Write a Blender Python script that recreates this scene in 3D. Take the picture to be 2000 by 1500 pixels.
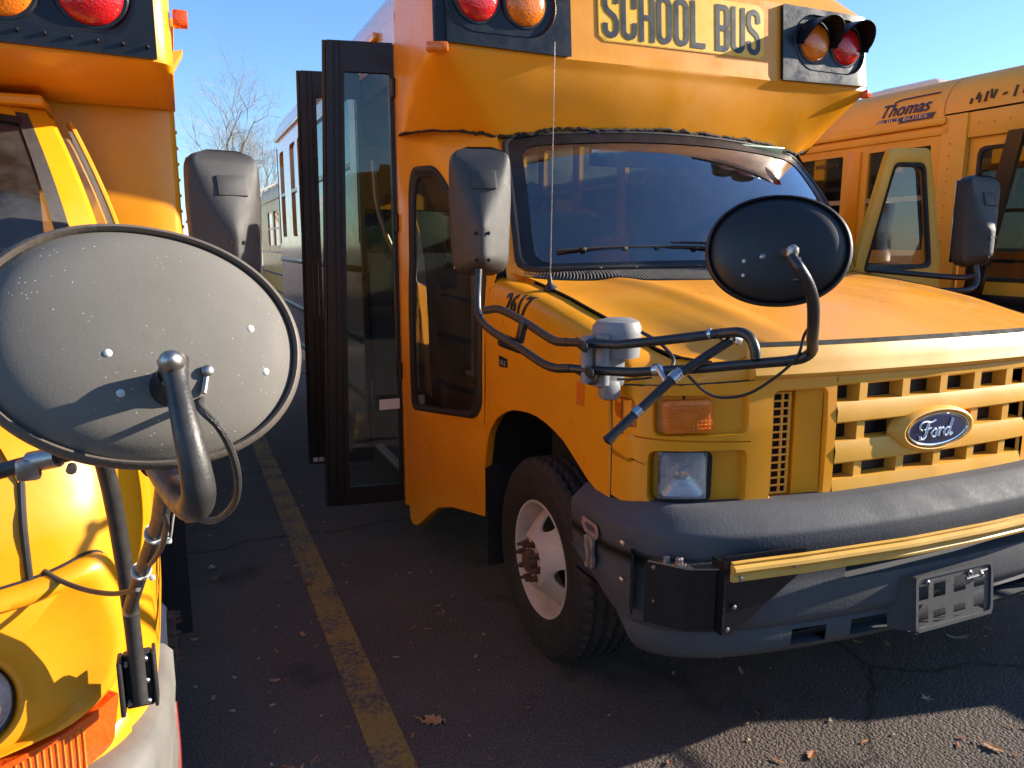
import bpy, bmesh, math, random
from mathutils import Vector as V, Matrix, Euler, noise, geometry
R = math.radians
random.seed(7)
C = bpy.context.scene
for o in list(bpy.data.objects): bpy.data.objects.remove(o)

# ------------------------------------------------------------------ camera, sky, sun
EL, AZ = 20.0, 102.5          # sun elevation; azimuth clockwise from +Y
cam_d = bpy.data.cameras.new("camera"); cam_d.sensor_width = 36; cam_d.lens = 27; cam_d.clip_end = 800; cam_d.clip_start = .05
cam = bpy.data.objects.new("camera", cam_d); C.collection.objects.link(cam); C.camera = cam
cam.location = (0, 0, 1.5)
yw, pt = R(23.3), R(10.3)
fw = V((math.sin(yw)*math.cos(pt), math.cos(yw)*math.cos(pt), -math.sin(pt)))
cam.rotation_euler = fw.to_track_quat('-Z', 'Y').to_euler()
C.render.resolution_x, C.render.resolution_y = 1024, 768
world = bpy.data.worlds.new("World"); C.world = world; world.use_nodes = True
wn = world.node_tree; bg = wn.nodes['Background']
sky = wn.nodes.new('ShaderNodeTexSky'); sky.sky_type = 'NISHITA'; sky.sun_disc = False
sky.sun_elevation = R(EL); sky.sun_rotation = R(AZ); sky.air_density = 1.0; sky.dust_density = .1; sky.ozone_density = 4.0; sky.altitude = 0
tint = wn.nodes.new('ShaderNodeMixRGB'); tint.blend_type = 'MULTIPLY'; tint.inputs[0].default_value = 1; tint.inputs[2].default_value = (.90, 1.0, 1.13, 1)
wn.links.new(sky.outputs[0], tint.inputs[1]); wn.links.new(tint.outputs[0], bg.inputs[0]); bg.inputs[1].default_value = .10
sd = bpy.data.lights.new("sun", 'SUN'); sd.energy = 5.0; sd.angle = R(.5); sd.color = (1, .89, .74)
sun = bpy.data.objects.new("sun", sd); C.collection.objects.link(sun)
sv = V((math.sin(R(AZ))*math.cos(R(EL)), math.cos(R(AZ))*math.cos(R(EL)), math.sin(R(EL))))
sun.rotation_euler = sv.to_track_quat('Z', 'Y').to_euler(); sun.location = sv*30
C.view_settings.view_transform = 'Standard'; C.view_settings.look = 'None'
C.view_settings.exposure = 1.25; C.view_settings.gamma = 1

# ------------------------------------------------------------------ materials
def nmat(name):
    m = bpy.data.materials.new(name); m.use_nodes = True
    nt = m.node_tree; b = nt.nodes['Principled BSDF']
    return m, nt, b
def N(nt, t, **k):
    n = nt.nodes.new('ShaderNode'+t)
    for a, v in k.items():
        if a in n.inputs.keys(): n.inputs[a].default_value = v
        else: setattr(n, a, v)
    return n
def ramp(nt, src, stops):
    r = nt.nodes.new('ShaderNodeValToRGB'); e = r.color_ramp.elements
    while len(e) < len(stops): e.new(.5)
    for i, (p, c) in enumerate(stops):
        e[i].position = p; e[i].color = c if len(c) == 4 else (*c, 1)
    nt.links.new(src, r.inputs[0]); return r
def g3(v): return (v, v, v, 1)
def coords(nt, scale=(1, 1, 1)):
    tc = nt.nodes.new('ShaderNodeTexCoord'); mp = nt.nodes.new('ShaderNodeMapping'); mp.inputs['Scale'].default_value = scale
    nt.links.new(tc.outputs['Object'], mp.inputs[0]); return mp.outputs[0]
def simple(name, col, rough=.5, metal=0, var=.12, vs=9, bump=0, bs=200, spec=.5, coat=0, specks=0, speckcol=(.6, .57, .5), rvar=.12, speck_scale=60, dustc=None, dust=0):
    """base colour with broad uneven fading, fine specks of dirt, uneven gloss and a little grain"""
    m, nt, b = nmat(name); L = nt.links; co = coords(nt)
    n1 = N(nt, 'TexNoise', Scale=vs, Detail=6, Roughness=.6); L.new(co, n1.inputs[0])
    lo = tuple(c*(1-var) for c in col); hi = tuple(min(1, c*(1+var)) for c in col)
    r = ramp(nt, n1.outputs[0], [(.3, lo), (.7, hi)]); out = r.outputs[0]
    if dust:
        nd = N(nt, 'TexNoise', Scale=2.3, Detail=8, Roughness=.7); L.new(co, nd.inputs[0])
        rd = ramp(nt, nd.outputs[0], [(.42, g3(0)), (.75, g3(dust))])
        mx = N(nt, 'MixRGB'); L.new(rd.outputs[0], mx.inputs[0]); L.new(out, mx.inputs[1]); mx.inputs[2].default_value = (*(dustc or (.35, .3, .24)), 1); out = mx.outputs[0]
    if specks:
        vo = N(nt, 'TexVoronoi', Scale=speck_scale); L.new(co, vo.inputs['Vector'])
        n2 = N(nt, 'TexNoise', Scale=7, Detail=2); L.new(co, n2.inputs[0])
        mt = N(nt, 'Math', operation='MULTIPLY'); rr = ramp(nt, n2.outputs[0], [(.45, g3(0)), (.8, g3(specks))])
        lt = N(nt, 'Math', operation='LESS_THAN'); L.new(vo.outputs['Distance'], lt.inputs[0]); L.new(rr.outputs[0], lt.inputs[1])
        mx = N(nt, 'MixRGB'); L.new(lt.outputs[0], mx.inputs[0]); L.new(out, mx.inputs[1]); mx.inputs[2].default_value = (*speckcol, 1); out = mx.outputs[0]
    L.new(out, b.inputs['Base Color'])
    n3 = N(nt, 'TexNoise', Scale=vs*1.7, Detail=8, Roughness=.7); L.new(co, n3.inputs[0])
    rr = ramp(nt, n3.outputs[0], [(.3, g3(max(.02, rough-rvar))), (.7, g3(min(1, rough+rvar)))]); L.new(rr.outputs[0], b.inputs['Roughness'])
    b.inputs['Metallic'].default_value = metal; b.inputs['Specular IOR Level'].default_value = spec
    if coat: b.inputs['Coat Weight'].default_value = coat; b.inputs['Coat Roughness'].default_value = .12
    if bump:
        n4 = N(nt, 'TexNoise', Scale=bs, Detail=3); L.new(co, n4.inputs[0])
        bp = N(nt, 'Bump', Strength=bump, Distance=.002); L.new(n4.outputs[0], bp.inputs['Height']); L.new(bp.outputs[0], b.inputs['Normal'])
    return m
M = {}
M['paint'] = simple('yellow paint', (.79, .305, .004), .38, var=.06, vs=3, coat=.14, bump=.12, bs=60, specks=.06, speckcol=(.22, .09, .02), speck_scale=70, dust=.16, dustc=(.50, .24, .03), rvar=.16)
M['paint_gloss'] = simple('polished yellow paint', (.79, .305, .004), .3, var=.06, vs=3, coat=1.0, bump=.05, bs=20)
M['paint_gloss'].node_tree.nodes['Principled BSDF'].inputs['Coat IOR'].default_value = 1.8
M['paint_old'] = simple('weathered yellow paint', (.80, .39, .03), .55, var=.08, vs=4, coat=.05, bump=.15, bs=50, specks=.09, speckcol=(.2, .1, .03), speck_scale=40, dust=.35, dustc=(.66, .38, .11))
M['plastic_y'] = simple('yellow plastic', (.74, .36, .03), .45, var=.07, vs=5, specks=.09, speckcol=(.4, .25, .1), dust=.3, dustc=(.70, .45, .17))
M['roofpaint'] = simple('pale roof paint', (.70, .62, .55), .4, var=.08, dust=.2)
M['black'] = simple('black paint', (.009, .010, .013), .34, var=.3, specks=.1, speckcol=(.3, .3, .3), speck_scale=50, dust=.05, dustc=(.03, .03, .034), spec=.4, bump=.1, bs=90)
M['rubber'] = simple('black rubber', (.014, .013, .013), .6, var=.25, dust=.2, dustc=(.06, .055, .05))
M['tyre'] = simple('tyre rubber', (.017, .015, .014), .75, var=.3, vs=14, dust=.4, dustc=(.05, .042, .036), bump=.3, bs=300)
M['doorframe'] = simple('dark brown door frame', (.009, .0055, .0055), .42, var=.2, dust=.1, dustc=(.02, .014, .012))
M['mirror_plastic'] = simple('grained grey plastic', (.040, .037, .035), .42, var=.15, vs=20, bump=.6, bs=700, dust=.3, dustc=(.085, .078, .068))
M['mirror_black'] = simple('grained black plastic', (.02, .02, .021), .5, var=.15, vs=20, bump=.6, bs=700, dust=.2, dustc=(.04, .038, .036))
M['disc_grey'] = simple('weathered grey plastic', (.150, .140, .122), .72, var=.14, vs=4, specks=.21, speckcol=(.42, .40, .35), speck_scale=150, spec=.25, bump=.08, bs=350, dust=.5, dustc=(.20, .185, .16))
M['disc_black'] = simple('black mirror shell', (.013, .013, .0145), .5, var=.2, vs=4, specks=.08, speckcol=(.3, .3, .3), speck_scale=60, bump=.1, bs=300, dust=.2, dustc=(.03, .03, .03))
M['rim_tan'] = simple('aged rubber rim', (.12, .098, .08), .6, var=.2, vs=12, bump=.3, bs=160)
M['tube'] = simple('black tube', (.02, .02, .021), .35, var=.3, vs=30, bump=.25, bs=300, dust=.2, dustc=(.06, .05, .045))
M['tube_worn'] = simple('worn dark tube', (.045, .042, .040), .45, var=.3, vs=40, metal=.2, bump=.2, bs=300)
M['chrome'] = simple('chromed steel', (.62, .60, .58), .18, metal=1, var=.08)
M['steel'] = simple('zinc steel', (.42, .40, .37), .38, metal=1, var=.2, vs=40, dust=.4, dustc=(.18, .1, .06))
M['rust'] = simple('rusty iron', (.10, .055, .035), .8, var=.4, vs=40, bump=.5, bs=200)
M['grey_bracket'] = simple('grey cast bracket', (.22, .225, .235), .55, var=.15, vs=20, dust=.4, dustc=(.14, .12, .1), bump=.3, bs=200, specks=.08, speckcol=(.08, .07, .06))
M['bumper'] = simple('slate grey bumper plastic', (.062, .065, .072), .72, var=.14, vs=6, dust=.6, dustc=(.11, .11, .11), specks=.08, speckcol=(.3, .28, .25), bump=.35, bs=120, spec=.3)
M['bumper_grey'] = simple('worn grey bumper', (.15, .145, .13), .6, var=.2, vs=8, dust=.5, dustc=(.22, .2, .18), bump=.2, bs=100)
M['rail'] = simple('yellow crossing arm', (.66, .38, .07), .4, var=.12, vs=9, dust=.35, dustc=(.5, .3, .12))
M['ivory'] = simple('ivory wheel paint', (.62, .55, .47), .5, var=.1, vs=12, dust=.45, dustc=(.24, .15, .09), specks=.2, speckcol=(.12, .06, .03), speck_scale=55)
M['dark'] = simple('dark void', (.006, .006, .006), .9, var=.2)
M['interior'] = simple('dark grey interior', (.05, .05, .052), .7, var=.2)
M['ceil'] = simple('tan headliner', (.22, .17, .12), .8, var=.1)
M['dash'] = simple('grey green dashboard', (.13, .16, .15), .6, var=.15)
M['seat'] = simple('dark green vinyl', (.03, .045, .035), .5, var=.2)
M['floorm'] = simple('grey vinyl floor', (.10, .10, .10), .7, var=.2)
M['white'] = simple('white plastic', (.62, .6, .55), .5, var=.08)
M['alu'] = simple('aluminium trim', (.50, .43, .36), .4, metal=.7, var=.12)
M['sealant'] = simple('cracked black sealant', (.022, .018, .016), .85, var=.4, vs=60, bump=.8, bs=150)
M['letter'] = simple('black lettering', (.014, .015, .02), .42, var=.2)
M['letter_blue'] = simple('dark blue lettering', (.03, .025, .09), .5, var=.2)
M['letter_pale'] = simple('pale lettering', (.7, .5, .35), .5, var=.1)
M['signyel'] = simple('reflective yellow sheet', (.85, .47, .01), .4, var=.05, coat=.1, bump=.2, bs=900)
M['chromeletter'] = simple('chrome lettering', (.75, .76, .80), .25, metal=.7, var=.05)
M['emblue'] = simple('deep blue enamel', (.008, .014, .07), .2, var=.15, coat=.6)
M['orange_refl'] = simple('orange marker film', (.62, .15, .01), .4, var=.1)
M['redpart'] = simple('red part', (.16, .01, .006), .5, var=.3)
M['visor'] = simple('green tinted visor', (.25, .36, .28), .4, var=.1)
def glassy(name, tint, rough=.02, spec=1.0, dirt=.06, k=2.2, k0=.03, dcol=(.35, .33, .3)):
    m, nt, b = nmat(name); L = nt.links
    nt.nodes.remove(b)
    tr = N(nt, 'BsdfTransparent'); tr.inputs[0].default_value = (*tint, 1)
    gl = N(nt, 'BsdfGlossy', Roughness=rough); gl.inputs[0].default_value = (spec, spec, spec, 1)
    fr = N(nt, 'Fresnel', IOR=1.52); mx = N(nt, 'MixShader')
    mul = N(nt, 'Math', operation='MULTIPLY_ADD'); mul.inputs[1].default_value = k; mul.inputs[2].default_value = k0
    L.new(fr.outputs[0], mul.inputs[0]); L.new(mul.outputs[0], mx.inputs[0]); L.new(tr.outputs[0], mx.inputs[1]); L.new(gl.outputs[0], mx.inputs[2])
    df = N(nt, 'BsdfDiffuse'); df.inputs[0].default_value = (*dcol, 1)
    co = coords(nt); nz = N(nt, 'TexNoise', Scale=5, Detail=9, Roughness=.72); L.new(co, nz.inputs[0])
    rp = ramp(nt, nz.outputs[0], [(.42, g3(dirt*.2)), (.72, g3(dirt))]); m2 = N(nt, 'MixShader')
    L.new(rp.outputs[0], m2.inputs[0]); L.new(mx.outputs[0], m2.inputs[1]); L.new(df.outputs[0], m2.inputs[2])
    L.new(m2.outputs[0], nt.nodes['Material Output'].inputs[0]); return m
M['glass'] = glassy('windscreen glass', (.82, .92, .86), dirt=.04, k=2.4, k0=.055)
M['glass_left'] = glassy('dusty windscreen glass', (.6, .66, .66), dirt=.16, k=1.1, k0=0)
M['glass_side'] = glassy('side window glass', (.62, .68, .64), dirt=.10, k=1.4, k0=0)
M['glass_door'] = glassy('door glass', (.78, .82, .78), dirt=.02, k=1.1, k0=0)
M['glass_dark'] = glassy('tinted window glass', (.30, .32, .31), dirt=.08, k=1.5, k0=0)
def lens(name, col, rough=.15, em=0):
    m, nt, b = nmat(name); L = nt.links; co = coords(nt)
    n = N(nt, 'TexNoise', Scale=20, Detail=5); L.new(co, n.inputs[0])
    r = ramp(nt, n.outputs[0], [(.3, tuple(c*.75 for c in col)), (.7, col)]); L.new(r.outputs[0], b.inputs['Base Color'])
    b.inputs['Roughness'].default_value = rough; b.inputs['Coat Weight'].default_value = .35
    b.inputs['Subsurface Weight'].default_value = .25; b.inputs['Subsurface Radius'].default_value = (.02, .006, .002); b.inputs['Subsurface Scale'].default_value = .5
    v = N(nt, 'TexVoronoi', Scale=110); L.new(co, v.inputs['Vector']); bp = N(nt, 'Bump', Strength=.35, Distance=.003); L.new(v.outputs['Distance'], bp.inputs['Height']); L.new(bp.outputs[0], b.inputs['Normal'])
    return m
M['red'] = lens('red lens', (.62, .012, .015)); M['amber'] = lens('amber lens', (.80, .20, .012)); M['amber_dull'] = lens('dull amber lens', (.85, .22, .006), .4); M['orange_lens'] = lens('orange lens', (.85, .11, .008))
M['marker'] = lens('marker lens', (.55, .11, .005), .3)
M['clear'] = glassy('clear ribbed lens', (.85, .88, .9), rough=.12, dirt=.55, dcol=(.82, .85, .90))  # dirt and dcol here are a pale bluish veil painted in to brighten the lens
M['reflector'] = simple('headlamp reflector', (.75, .77, .8), .22, metal=1, var=.1, vs=25)
# asphalt
def asphalt_nodes(nt):
    L = nt.links; co = coords(nt)
    n1 = N(nt, 'TexNoise', Scale=.7, Detail=7, Roughness=.65); n2 = N(nt, 'TexNoise', Scale=130, Detail=6, Roughness=.75)
    v1 = N(nt, 'TexVoronoi', Scale=105); v2 = N(nt, 'TexVoronoi', Scale=260)
    for n in (n1, n2): L.new(co, n.inputs[0])
    for n in (v1, v2): L.new(co, n.inputs['Vector'])
    a = ramp(nt, n2.outputs[0], [(.28, (.044, .035, .030)), (.5, (.120, .098, .084)), (.75, (.29, .25, .21))])
    b = ramp(nt, n1.outputs[0], [(.3, (.55, .52, .52)), (.7, (1.05, 1.0, 1.0))])
    mx = N(nt, 'MixRGB', blend_type='MULTIPLY'); mx.inputs[0].default_value = 1
    L.new(a.outputs[0], mx.inputs[1]); L.new(b.outputs[0], mx.inputs[2])
    # pale stones here and there
    wn_ = N(nt, 'TexWhiteNoise'); L.new(v1.outputs['Color'], wn_.inputs[0])
    gt = N(nt, 'Math', operation='GREATER_THAN'); gt.inputs[1].default_value = .93; L.new(wn_.outputs[0], gt.inputs[0])
    lt = N(nt, 'Math', operation='LESS_THAN'); lt.inputs[1].default_value = .32; L.new(v1.outputs['Distance'], lt.inputs[0])
    ml = N(nt, 'Math', operation='MULTIPLY'); L.new(gt.outputs[0], ml.inputs[0]); L.new(lt.outputs[0], ml.inputs[1])
    m3 = N(nt, 'MixRGB'); L.new(ml.outputs[0], m3.inputs[0]); L.new(mx.outputs[0], m3.inputs[1]); m3.inputs[2].default_value = (.17, .155, .135, 1)
    # bump
    ad = N(nt, 'Math', operation='MULTIPLY_ADD'); L.new(v2.outputs['Distance'], ad.inputs[0]); ad.inputs[1].default_value = .35; L.new(v1.outputs['Distance'], ad.inputs[2])
    bp = N(nt, 'Bump', Strength=1.0, Distance=.006); bp.invert = True; L.new(ad.outputs[0], bp.inputs['Height'])
    return co, m3, bp, n2, n1
m, nt, b = nmat('asphalt'); co, c_, bp, _, _ = asphalt_nodes(nt)
vc = N(nt, 'TexVoronoi', Scale=.55); vc.feature = 'DISTANCE_TO_EDGE'; nzc = N(nt, 'TexNoise', Scale=2.5, Detail=6); nt.links.new(co, nzc.inputs[0]); mpc = N(nt, 'MixRGB'); mpc.inputs[0].default_value = .22; nt.links.new(co, mpc.inputs[1]); nt.links.new(nzc.outputs['Color'], mpc.inputs[2]); nt.links.new(mpc.outputs[0], vc.inputs['Vector'])
rc_ = ramp(nt, vc.outputs['Distance'], [(.0, g3(.35)), (.006, g3(1))]); mc_ = N(nt, 'MixRGB', blend_type='MULTIPLY'); mc_.inputs[0].default_value = 1; nt.links.new(c_.outputs[0], mc_.inputs[1]); nt.links.new(rc_.outputs[0], mc_.inputs[2]); c_ = mc_
# oil stains
n5 = N(nt, 'TexNoise', Scale=2.2, Detail=4); nt.links.new(co, n5.inputs[0]); r5 = ramp(nt, n5.outputs[0], [(.60, g3(1)), (.68, g3(.5))])
m5 = N(nt, 'MixRGB', blend_type='MULTIPLY'); m5.inputs[0].default_value = 1; nt.links.new(c_.outputs[0], m5.inputs[1]); nt.links.new(r5.outputs[0], m5.inputs[2])
nt.links.new(m5.outputs[0], b.inputs['Base Color']); nt.links.new(bp.outputs[0], b.inputs['Normal']); b.inputs['Roughness'].default_value = .8; b.inputs['Specular IOR Level'].default_value = .3
M['asphalt'] = m
m, nt, b = nmat('worn yellow road paint'); co, c_, bp, n2, n1 = asphalt_nodes(nt)
n6 = N(nt, 'TexNoise', Scale=55, Detail=8, Roughness=.75); nt.links.new(co, n6.inputs[0]); n7 = N(nt, 'TexNoise', Scale=4, Detail=3); nt.links.new(co, n7.inputs[0])
ad = N(nt, 'Math', operation='MULTIPLY_ADD'); ad.inputs[1].default_value = .75; nt.links.new(n7.outputs[0], ad.inputs[0]); nt.links.new(n6.outputs[0], ad.inputs[2])
r6 = ramp(nt, ad.outputs[0], [(.77, g3(0)), (.90, g3(.88))]); mx = N(nt, 'MixRGB'); nt.links.new(r6.outputs[0], mx.inputs[0]); nt.links.new(c_.outputs[0], mx.inputs[1]); mx.inputs[2].default_value = (.34, .20, .035, 1)
nt.links.new(mx.outputs[0], b.inputs['Base Color']); nt.links.new(bp.outputs[0], b.inputs['Normal']); b.inputs['Roughness'].default_value = .75
M['line'] = m
for i, c in enumerate([(.34, .14, .06), (.42, .22, .10), (.30, .22, .14), (.46, .36, .24), (.22, .08, .05)]):
    M['leaf%d' % i] = simple('dry leaf tone %d' % i, c, .7, var=.3, vs=60, bump=.4, bs=200)
M['bark'] = simple('grey bark', (.36, .30, .23), .9, var=.25, vs=5)

# ------------------------------------------------------------------ mesh tools
class MB:
    def __init__(s): s.v = []; s.f = []
    def add(s, vs, fs):
        k = len(s.v); s.v += [tuple(v) for v in vs]; s.f += [tuple(i+k for i in f) for f in fs]; return s
    def grid(s, rows, wrap=False, capa=False, capb=False):
        n = len(rows[0]); vs = [p for r in rows for p in r]; fs = []
        for i in range(len(rows)-1):
            for j in range(n if wrap else n-1):
                a, b_ = i*n+j, i*n+(j+1) % n; fs.append((a, b_, b_+n, a+n))
        if capa: fs.append(tuple(reversed(range(n))))
        if capb: fs.append(tuple(range((len(rows)-1)*n, len(rows)*n)))
        return s.add(vs, fs)
    def box(s, lo, hi, bev=0, rot=None, seg=2):
        c = [(a+b_)/2 for a, b_ in zip(lo, hi)]; d = [abs(b_-a) for a, b_ in zip(lo, hi)]
        return s.cbox(c, d, bev, rot, seg)
    def cbox(s, c, d, bev=0, rot=None, seg=2):
        bm = bmesh.new(); bmesh.ops.create_cube(bm, size=1); bmesh.ops.scale(bm, vec=d, verts=bm.verts)
        if bev: bmesh.ops.bevel(bm, geom=bm.edges[:], offset=min(bev, min(d)*.49), segments=seg, profile=.5, affect='EDGES')
        m = (rot.to_matrix() if isinstance(rot, Euler) else rot) if rot else Matrix.Identity(3)
        bm.verts.index_update(); vs = [m @ v.co + V(c) for v in bm.verts]; fs = [[v.index for v in f.verts] for f in bm.faces]; bm.free()
        return s.add(vs, fs)
    def tube(s, pts, r, seg=12, smooth=6, cap=True, sec=None):
        P = [V(p) for p in pts]
        if smooth and len(P) > 2: P = cr(P, (len(P)-1)*smooth+1)
        rows = []; T0 = None; up = V((0, 0, 1))
        for i, p in enumerate(P):
            t = (P[min(i+1, len(P)-1)]-P[max(i-1, 0)]).normalized()
            if T0 is None:
                a = t.orthogonal().normalized()
            else:
                a = (a - t*a.dot(t)).normalized()
            T0 = t; b_ = t.cross(a); rr = r(i/(len(P)-1)) if callable(r) else r
            rows.append([p + (a*math.cos(2*math.pi*k/seg) + b_*math.sin(2*math.pi*k/seg))*rr for k in range(seg)])
        return s.grid(rows, True, cap, cap)
    def lathe(s, prof, o, axis, seg=32, caps=(True, True)):
        """prof: (radius, along) pairs"""
        ax = V(axis).normalized(); a = ax.orthogonal().normalized(); b_ = ax.cross(a); o = V(o)
        rows = [[o + ax*h + (a*math.cos(2*math.pi*k/seg) + b_*math.sin(2*math.pi*k/seg))*max(r, 1e-4) for k in range(seg)] for r, h in prof]
        return s.grid(rows, True, *caps)
    def prism(s, poly, f, d0, d1):
        """poly of 2D points, f(u,v,d)->3D, extruded from d0 to d1"""
        n = len(poly); a = [f(u, v, d0) for u, v in poly]; b_ = [f(u, v, d1) for u, v in poly]
        tr = geometry.tessellate_polygon([[V((u, v, 0)) for u, v in poly]])
        fs = [tuple(t) for t in tr] + [tuple(n+i for i in reversed(t)) for t in tr] + [(i, (i+1) % n, n+(i+1) % n, n+i) for i in range(n)]
        return s.add(a+b_, fs)
def cr(P, n):
    """Catmull-Rom through P (Vectors), n samples"""
    P = [V(p) for p in P]; out = []; m = len(P)-1
    for i in range(n):
        t = i/(n-1)*m; k = min(int(t), m-1); t -= k
        p1, p2 = P[k], P[k+1]; p0 = P[k-1] if k else p1*2-p2; p3 = P[k+2] if k+2 <= m else p2*2-p1
        out.append(.5*((2*p1)+(p2-p0)*t+(2*p0-5*p1+4*p2-p3)*t*t+(3*p1-p0-3*p2+p3)*t*t*t))
    return out
def lerp(a, b_, t): return a+(b_-a)*t
def pl(tab, x):
    if x <= tab[0][0]: return tab[0][1]
    for (a, va), (b_, vb) in zip(tab, tab[1:]):
        if x <= b_: return va+(vb-va)*(x-a)/(b_-a)
    return tab[-1][1]
def rrect(cx, cy, w, h, r, k=6):
    P = []
    for sx, sy, a0 in ((1, 1, 0), (-1, 1, 90), (-1, -1, 180), (1, -1, 270)):
        for i in range(k+1):
            a = R(a0+90*i/k); P.append((cx+sx*(w/2-r)+r*math.cos(a), cy+sy*(h/2-r)+r*math.sin(a)))
    return P
def rpoly(pts, r, k=5):
    """round the corners of a polygon"""
    P = []; n = len(pts)
    for i in range(n):
        p = V((*pts[i], 0)); a = V((*pts[i-1], 0)); b_ = V((*pts[(i+1) % n], 0))
        da = (a-p); db = (b_-p); d = min(r, da.length*.45, db.length*.45); s_ = p+da.normalized()*d; e_ = p+db.normalized()*d
        for j in range(k+1):
            t = j/k; q = s_*(1-t)**2 + p*2*t*(1-t) + e_*t*t; P.append((q.x, q.y))
    return P
def ringpts(poly, c, n=72):
    out = []; m = len(poly)
    for k in range(n):
        a = 2*math.pi*(k+.5)/n; d = (math.cos(a), math.sin(a)); best = None
        for i in range(m):
            x1, y1 = poly[i][0]-c[0], poly[i][1]-c[1]; x2, y2 = poly[(i+1) % m][0]-c[0], poly[(i+1) % m][1]-c[1]
            ex, ey = x2-x1, y2-y1; den = d[0]*ey-d[1]*ex
            if abs(den) < 1e-12: continue
            t = (x1*ey-y1*ex)/den; u = (x1*d[1]-y1*d[0])/den
            if t > 0 and -1e-6 <= u <= 1+1e-6 and (best is None or t > best): best = t
        best = best or .001; out.append((c[0]+d[0]*best, c[1]+d[1]*best))
    return out
def holed(mb, f, outer, hole, K=5, reveal=(), n=96, c=None):
    """panel between outer and hole outlines mapped by f(u,v,d); reveal = further rings [(scale about c, d)...]"""
    if c is None: c = (sum(p[0] for p in hole)/len(hole), sum(p[1] for p in hole)/len(hole))
    A = ringpts(outer, c, n); B = ringpts(hole, c, n); rows = []
    if len(outer) <= 16:
        for q in outer:
            a = math.atan2(q[1]-c[1], q[0]-c[0]) % (2*math.pi); A[int(a/(2*math.pi)*n) % n] = q
    for k in range(K+1):
        t = k/K; rows.append([f(lerp(a[0], b_[0], t), lerp(a[1], b_[1], t), 0) for a, b_ in zip(A, B)])
    for sc, d in reveal: rows.append([f(c[0]+(b_[0]-c[0])*sc, c[1]+(b_[1]-c[1])*sc, d) for b_ in B])
    return mb.grid(rows, True)
def disc2(mb, f, outline, d=0, K=4, n=96, dome=0):
    """filled patch inside an outline mapped by f"""
    c = (sum(p[0] for p in outline)/len(outline), sum(p[1] for p in outline)/len(outline)); A = ringpts(outline, c, n)
    rows = [[f(c[0]+(a[0]-c[0])*t, c[1]+(a[1]-c[1])*t, d+dome*(1-t*t)) for a in A] for t in [1-.999*k/K for k in range(K+1)]]
    return mb.grid(rows, True, False, True)
def top(o):
    while o.parent: o = o.parent
    return o
def add(name, mb, mat, parent=None, loc=None, ang=38, flat=False, label=None):
    me = bpy.data.meshes.new(name)
    org = V(loc) if loc else (V(top(parent)['org']) if parent else V((0, 0, 0)))
    me.from_pydata([tuple(V(v)-org) for v in mb.v], [], mb.f)
    bm = bmesh.new(); bm.from_mesh(me); bmesh.ops.remove_doubles(bm, verts=bm.verts, dist=1e-5); bmesh.ops.recalc_face_normals(bm, faces=bm.faces); bm.to_mesh(me); bm.free()
    if not flat: me.shade_smooth(); me.set_sharp_from_angle(angle=R(ang))
    me.materials.append(M[mat] if isinstance(mat, str) else mat)
    o = bpy.data.objects.new(name, me); C.collection.objects.link(o)
    if parent: o.parent = parent
    else: o.location = org
    if label: o['label'] = label
    return o
def add_side(name, mb, mat, parent, xc, **k):
    out = []
    for sgn in (-1, 1):
        fs = [f for f in mb.f if (sum(mb.v[i][0] for i in f)/len(f)-xc)*sgn > 0]
        if fs:
            ids = sorted({i for f in fs for i in f}); mp = {i: n for n, i in enumerate(ids)}; m2 = MB(); m2.v = [mb.v[i] for i in ids]; m2.f = [tuple(mp[i] for i in f) for f in fs]; out.append(add(name, m2, mat, parent, **k))
    return out
def add_loose(name, mb, mat, parent, **k):
    par = list(range(len(mb.v)))
    def find(i):
        while par[i] != i: par[i] = par[par[i]]; i = par[i]
        return i
    for f in mb.f:
        for i in f[1:]: par[find(i)] = find(f[0])
    grp = {}
    for f in mb.f: grp.setdefault(find(f[0]), []).append(f)
    out = []
    for fs in grp.values():
        ids = sorted({i for f in fs for i in f}); mp = {i: n for n, i in enumerate(ids)}; m2 = MB(); m2.v = [mb.v[i] for i in ids]; m2.f = [tuple(mp[i] for i in f) for f in fs]; out.append(add(name, m2, mat, parent, **k))
    return out
def thing(name, label, cat, loc, group=None):
    o = bpy.data.objects.new(name, None); C.collection.objects.link(o); o.location = loc; o.empty_display_size = .2
    o['label'] = label; o['category'] = cat; o['org'] = tuple(loc)
    if group: o['group'] = group
    return o
def text_mb(txt, f, w, h, depth=.002, bold=0, shear=0, ext=.5, sub=0):
    """letters fitted to a w x h box, mapped by f(u,v,d)"""
    cu = bpy.data.curves.new('txt', 'FONT'); cu.body = txt; cu.offset = bold; cu.shear = shear; cu.extrude = .5; cu.resolution_u = 4
    ob = bpy.data.objects.new('txt', cu); C.collection.objects.link(ob); bpy.context.view_layer.update()
    me = bpy.data.meshes.new_from_object(ob.evaluated_get(bpy.context.evaluated_depsgraph_get()))
    if sub:
        bm = bmesh.new(); bm.from_mesh(me); bmesh.ops.triangulate(bm, faces=bm.faces[:]); bmesh.ops.subdivide_edges(bm, edges=bm.edges[:], cuts=sub, use_grid_fill=True); bm.to_mesh(me); bm.free()
    xs = [v.co.x for v in me.vertices]; ys = [v.co.y for v in me.vertices]; x0, x1, y0, y1 = min(xs), max(xs), min(ys), max(ys)
    vs = [f((v.co.x-x0)/(x1-x0)*w, (v.co.y-y0)/(y1-y0)*h, depth if v.co.z > 0 else 0) for v in me.vertices]
    mb = MB().add(vs, [tuple(p.vertices) for p in me.polygons])
    bpy.data.objects.remove(ob); bpy.data.curves.remove(cu); bpy.data.meshes.remove(me); return mb
def struct(o): o['kind'] = 'structure'; return o

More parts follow.
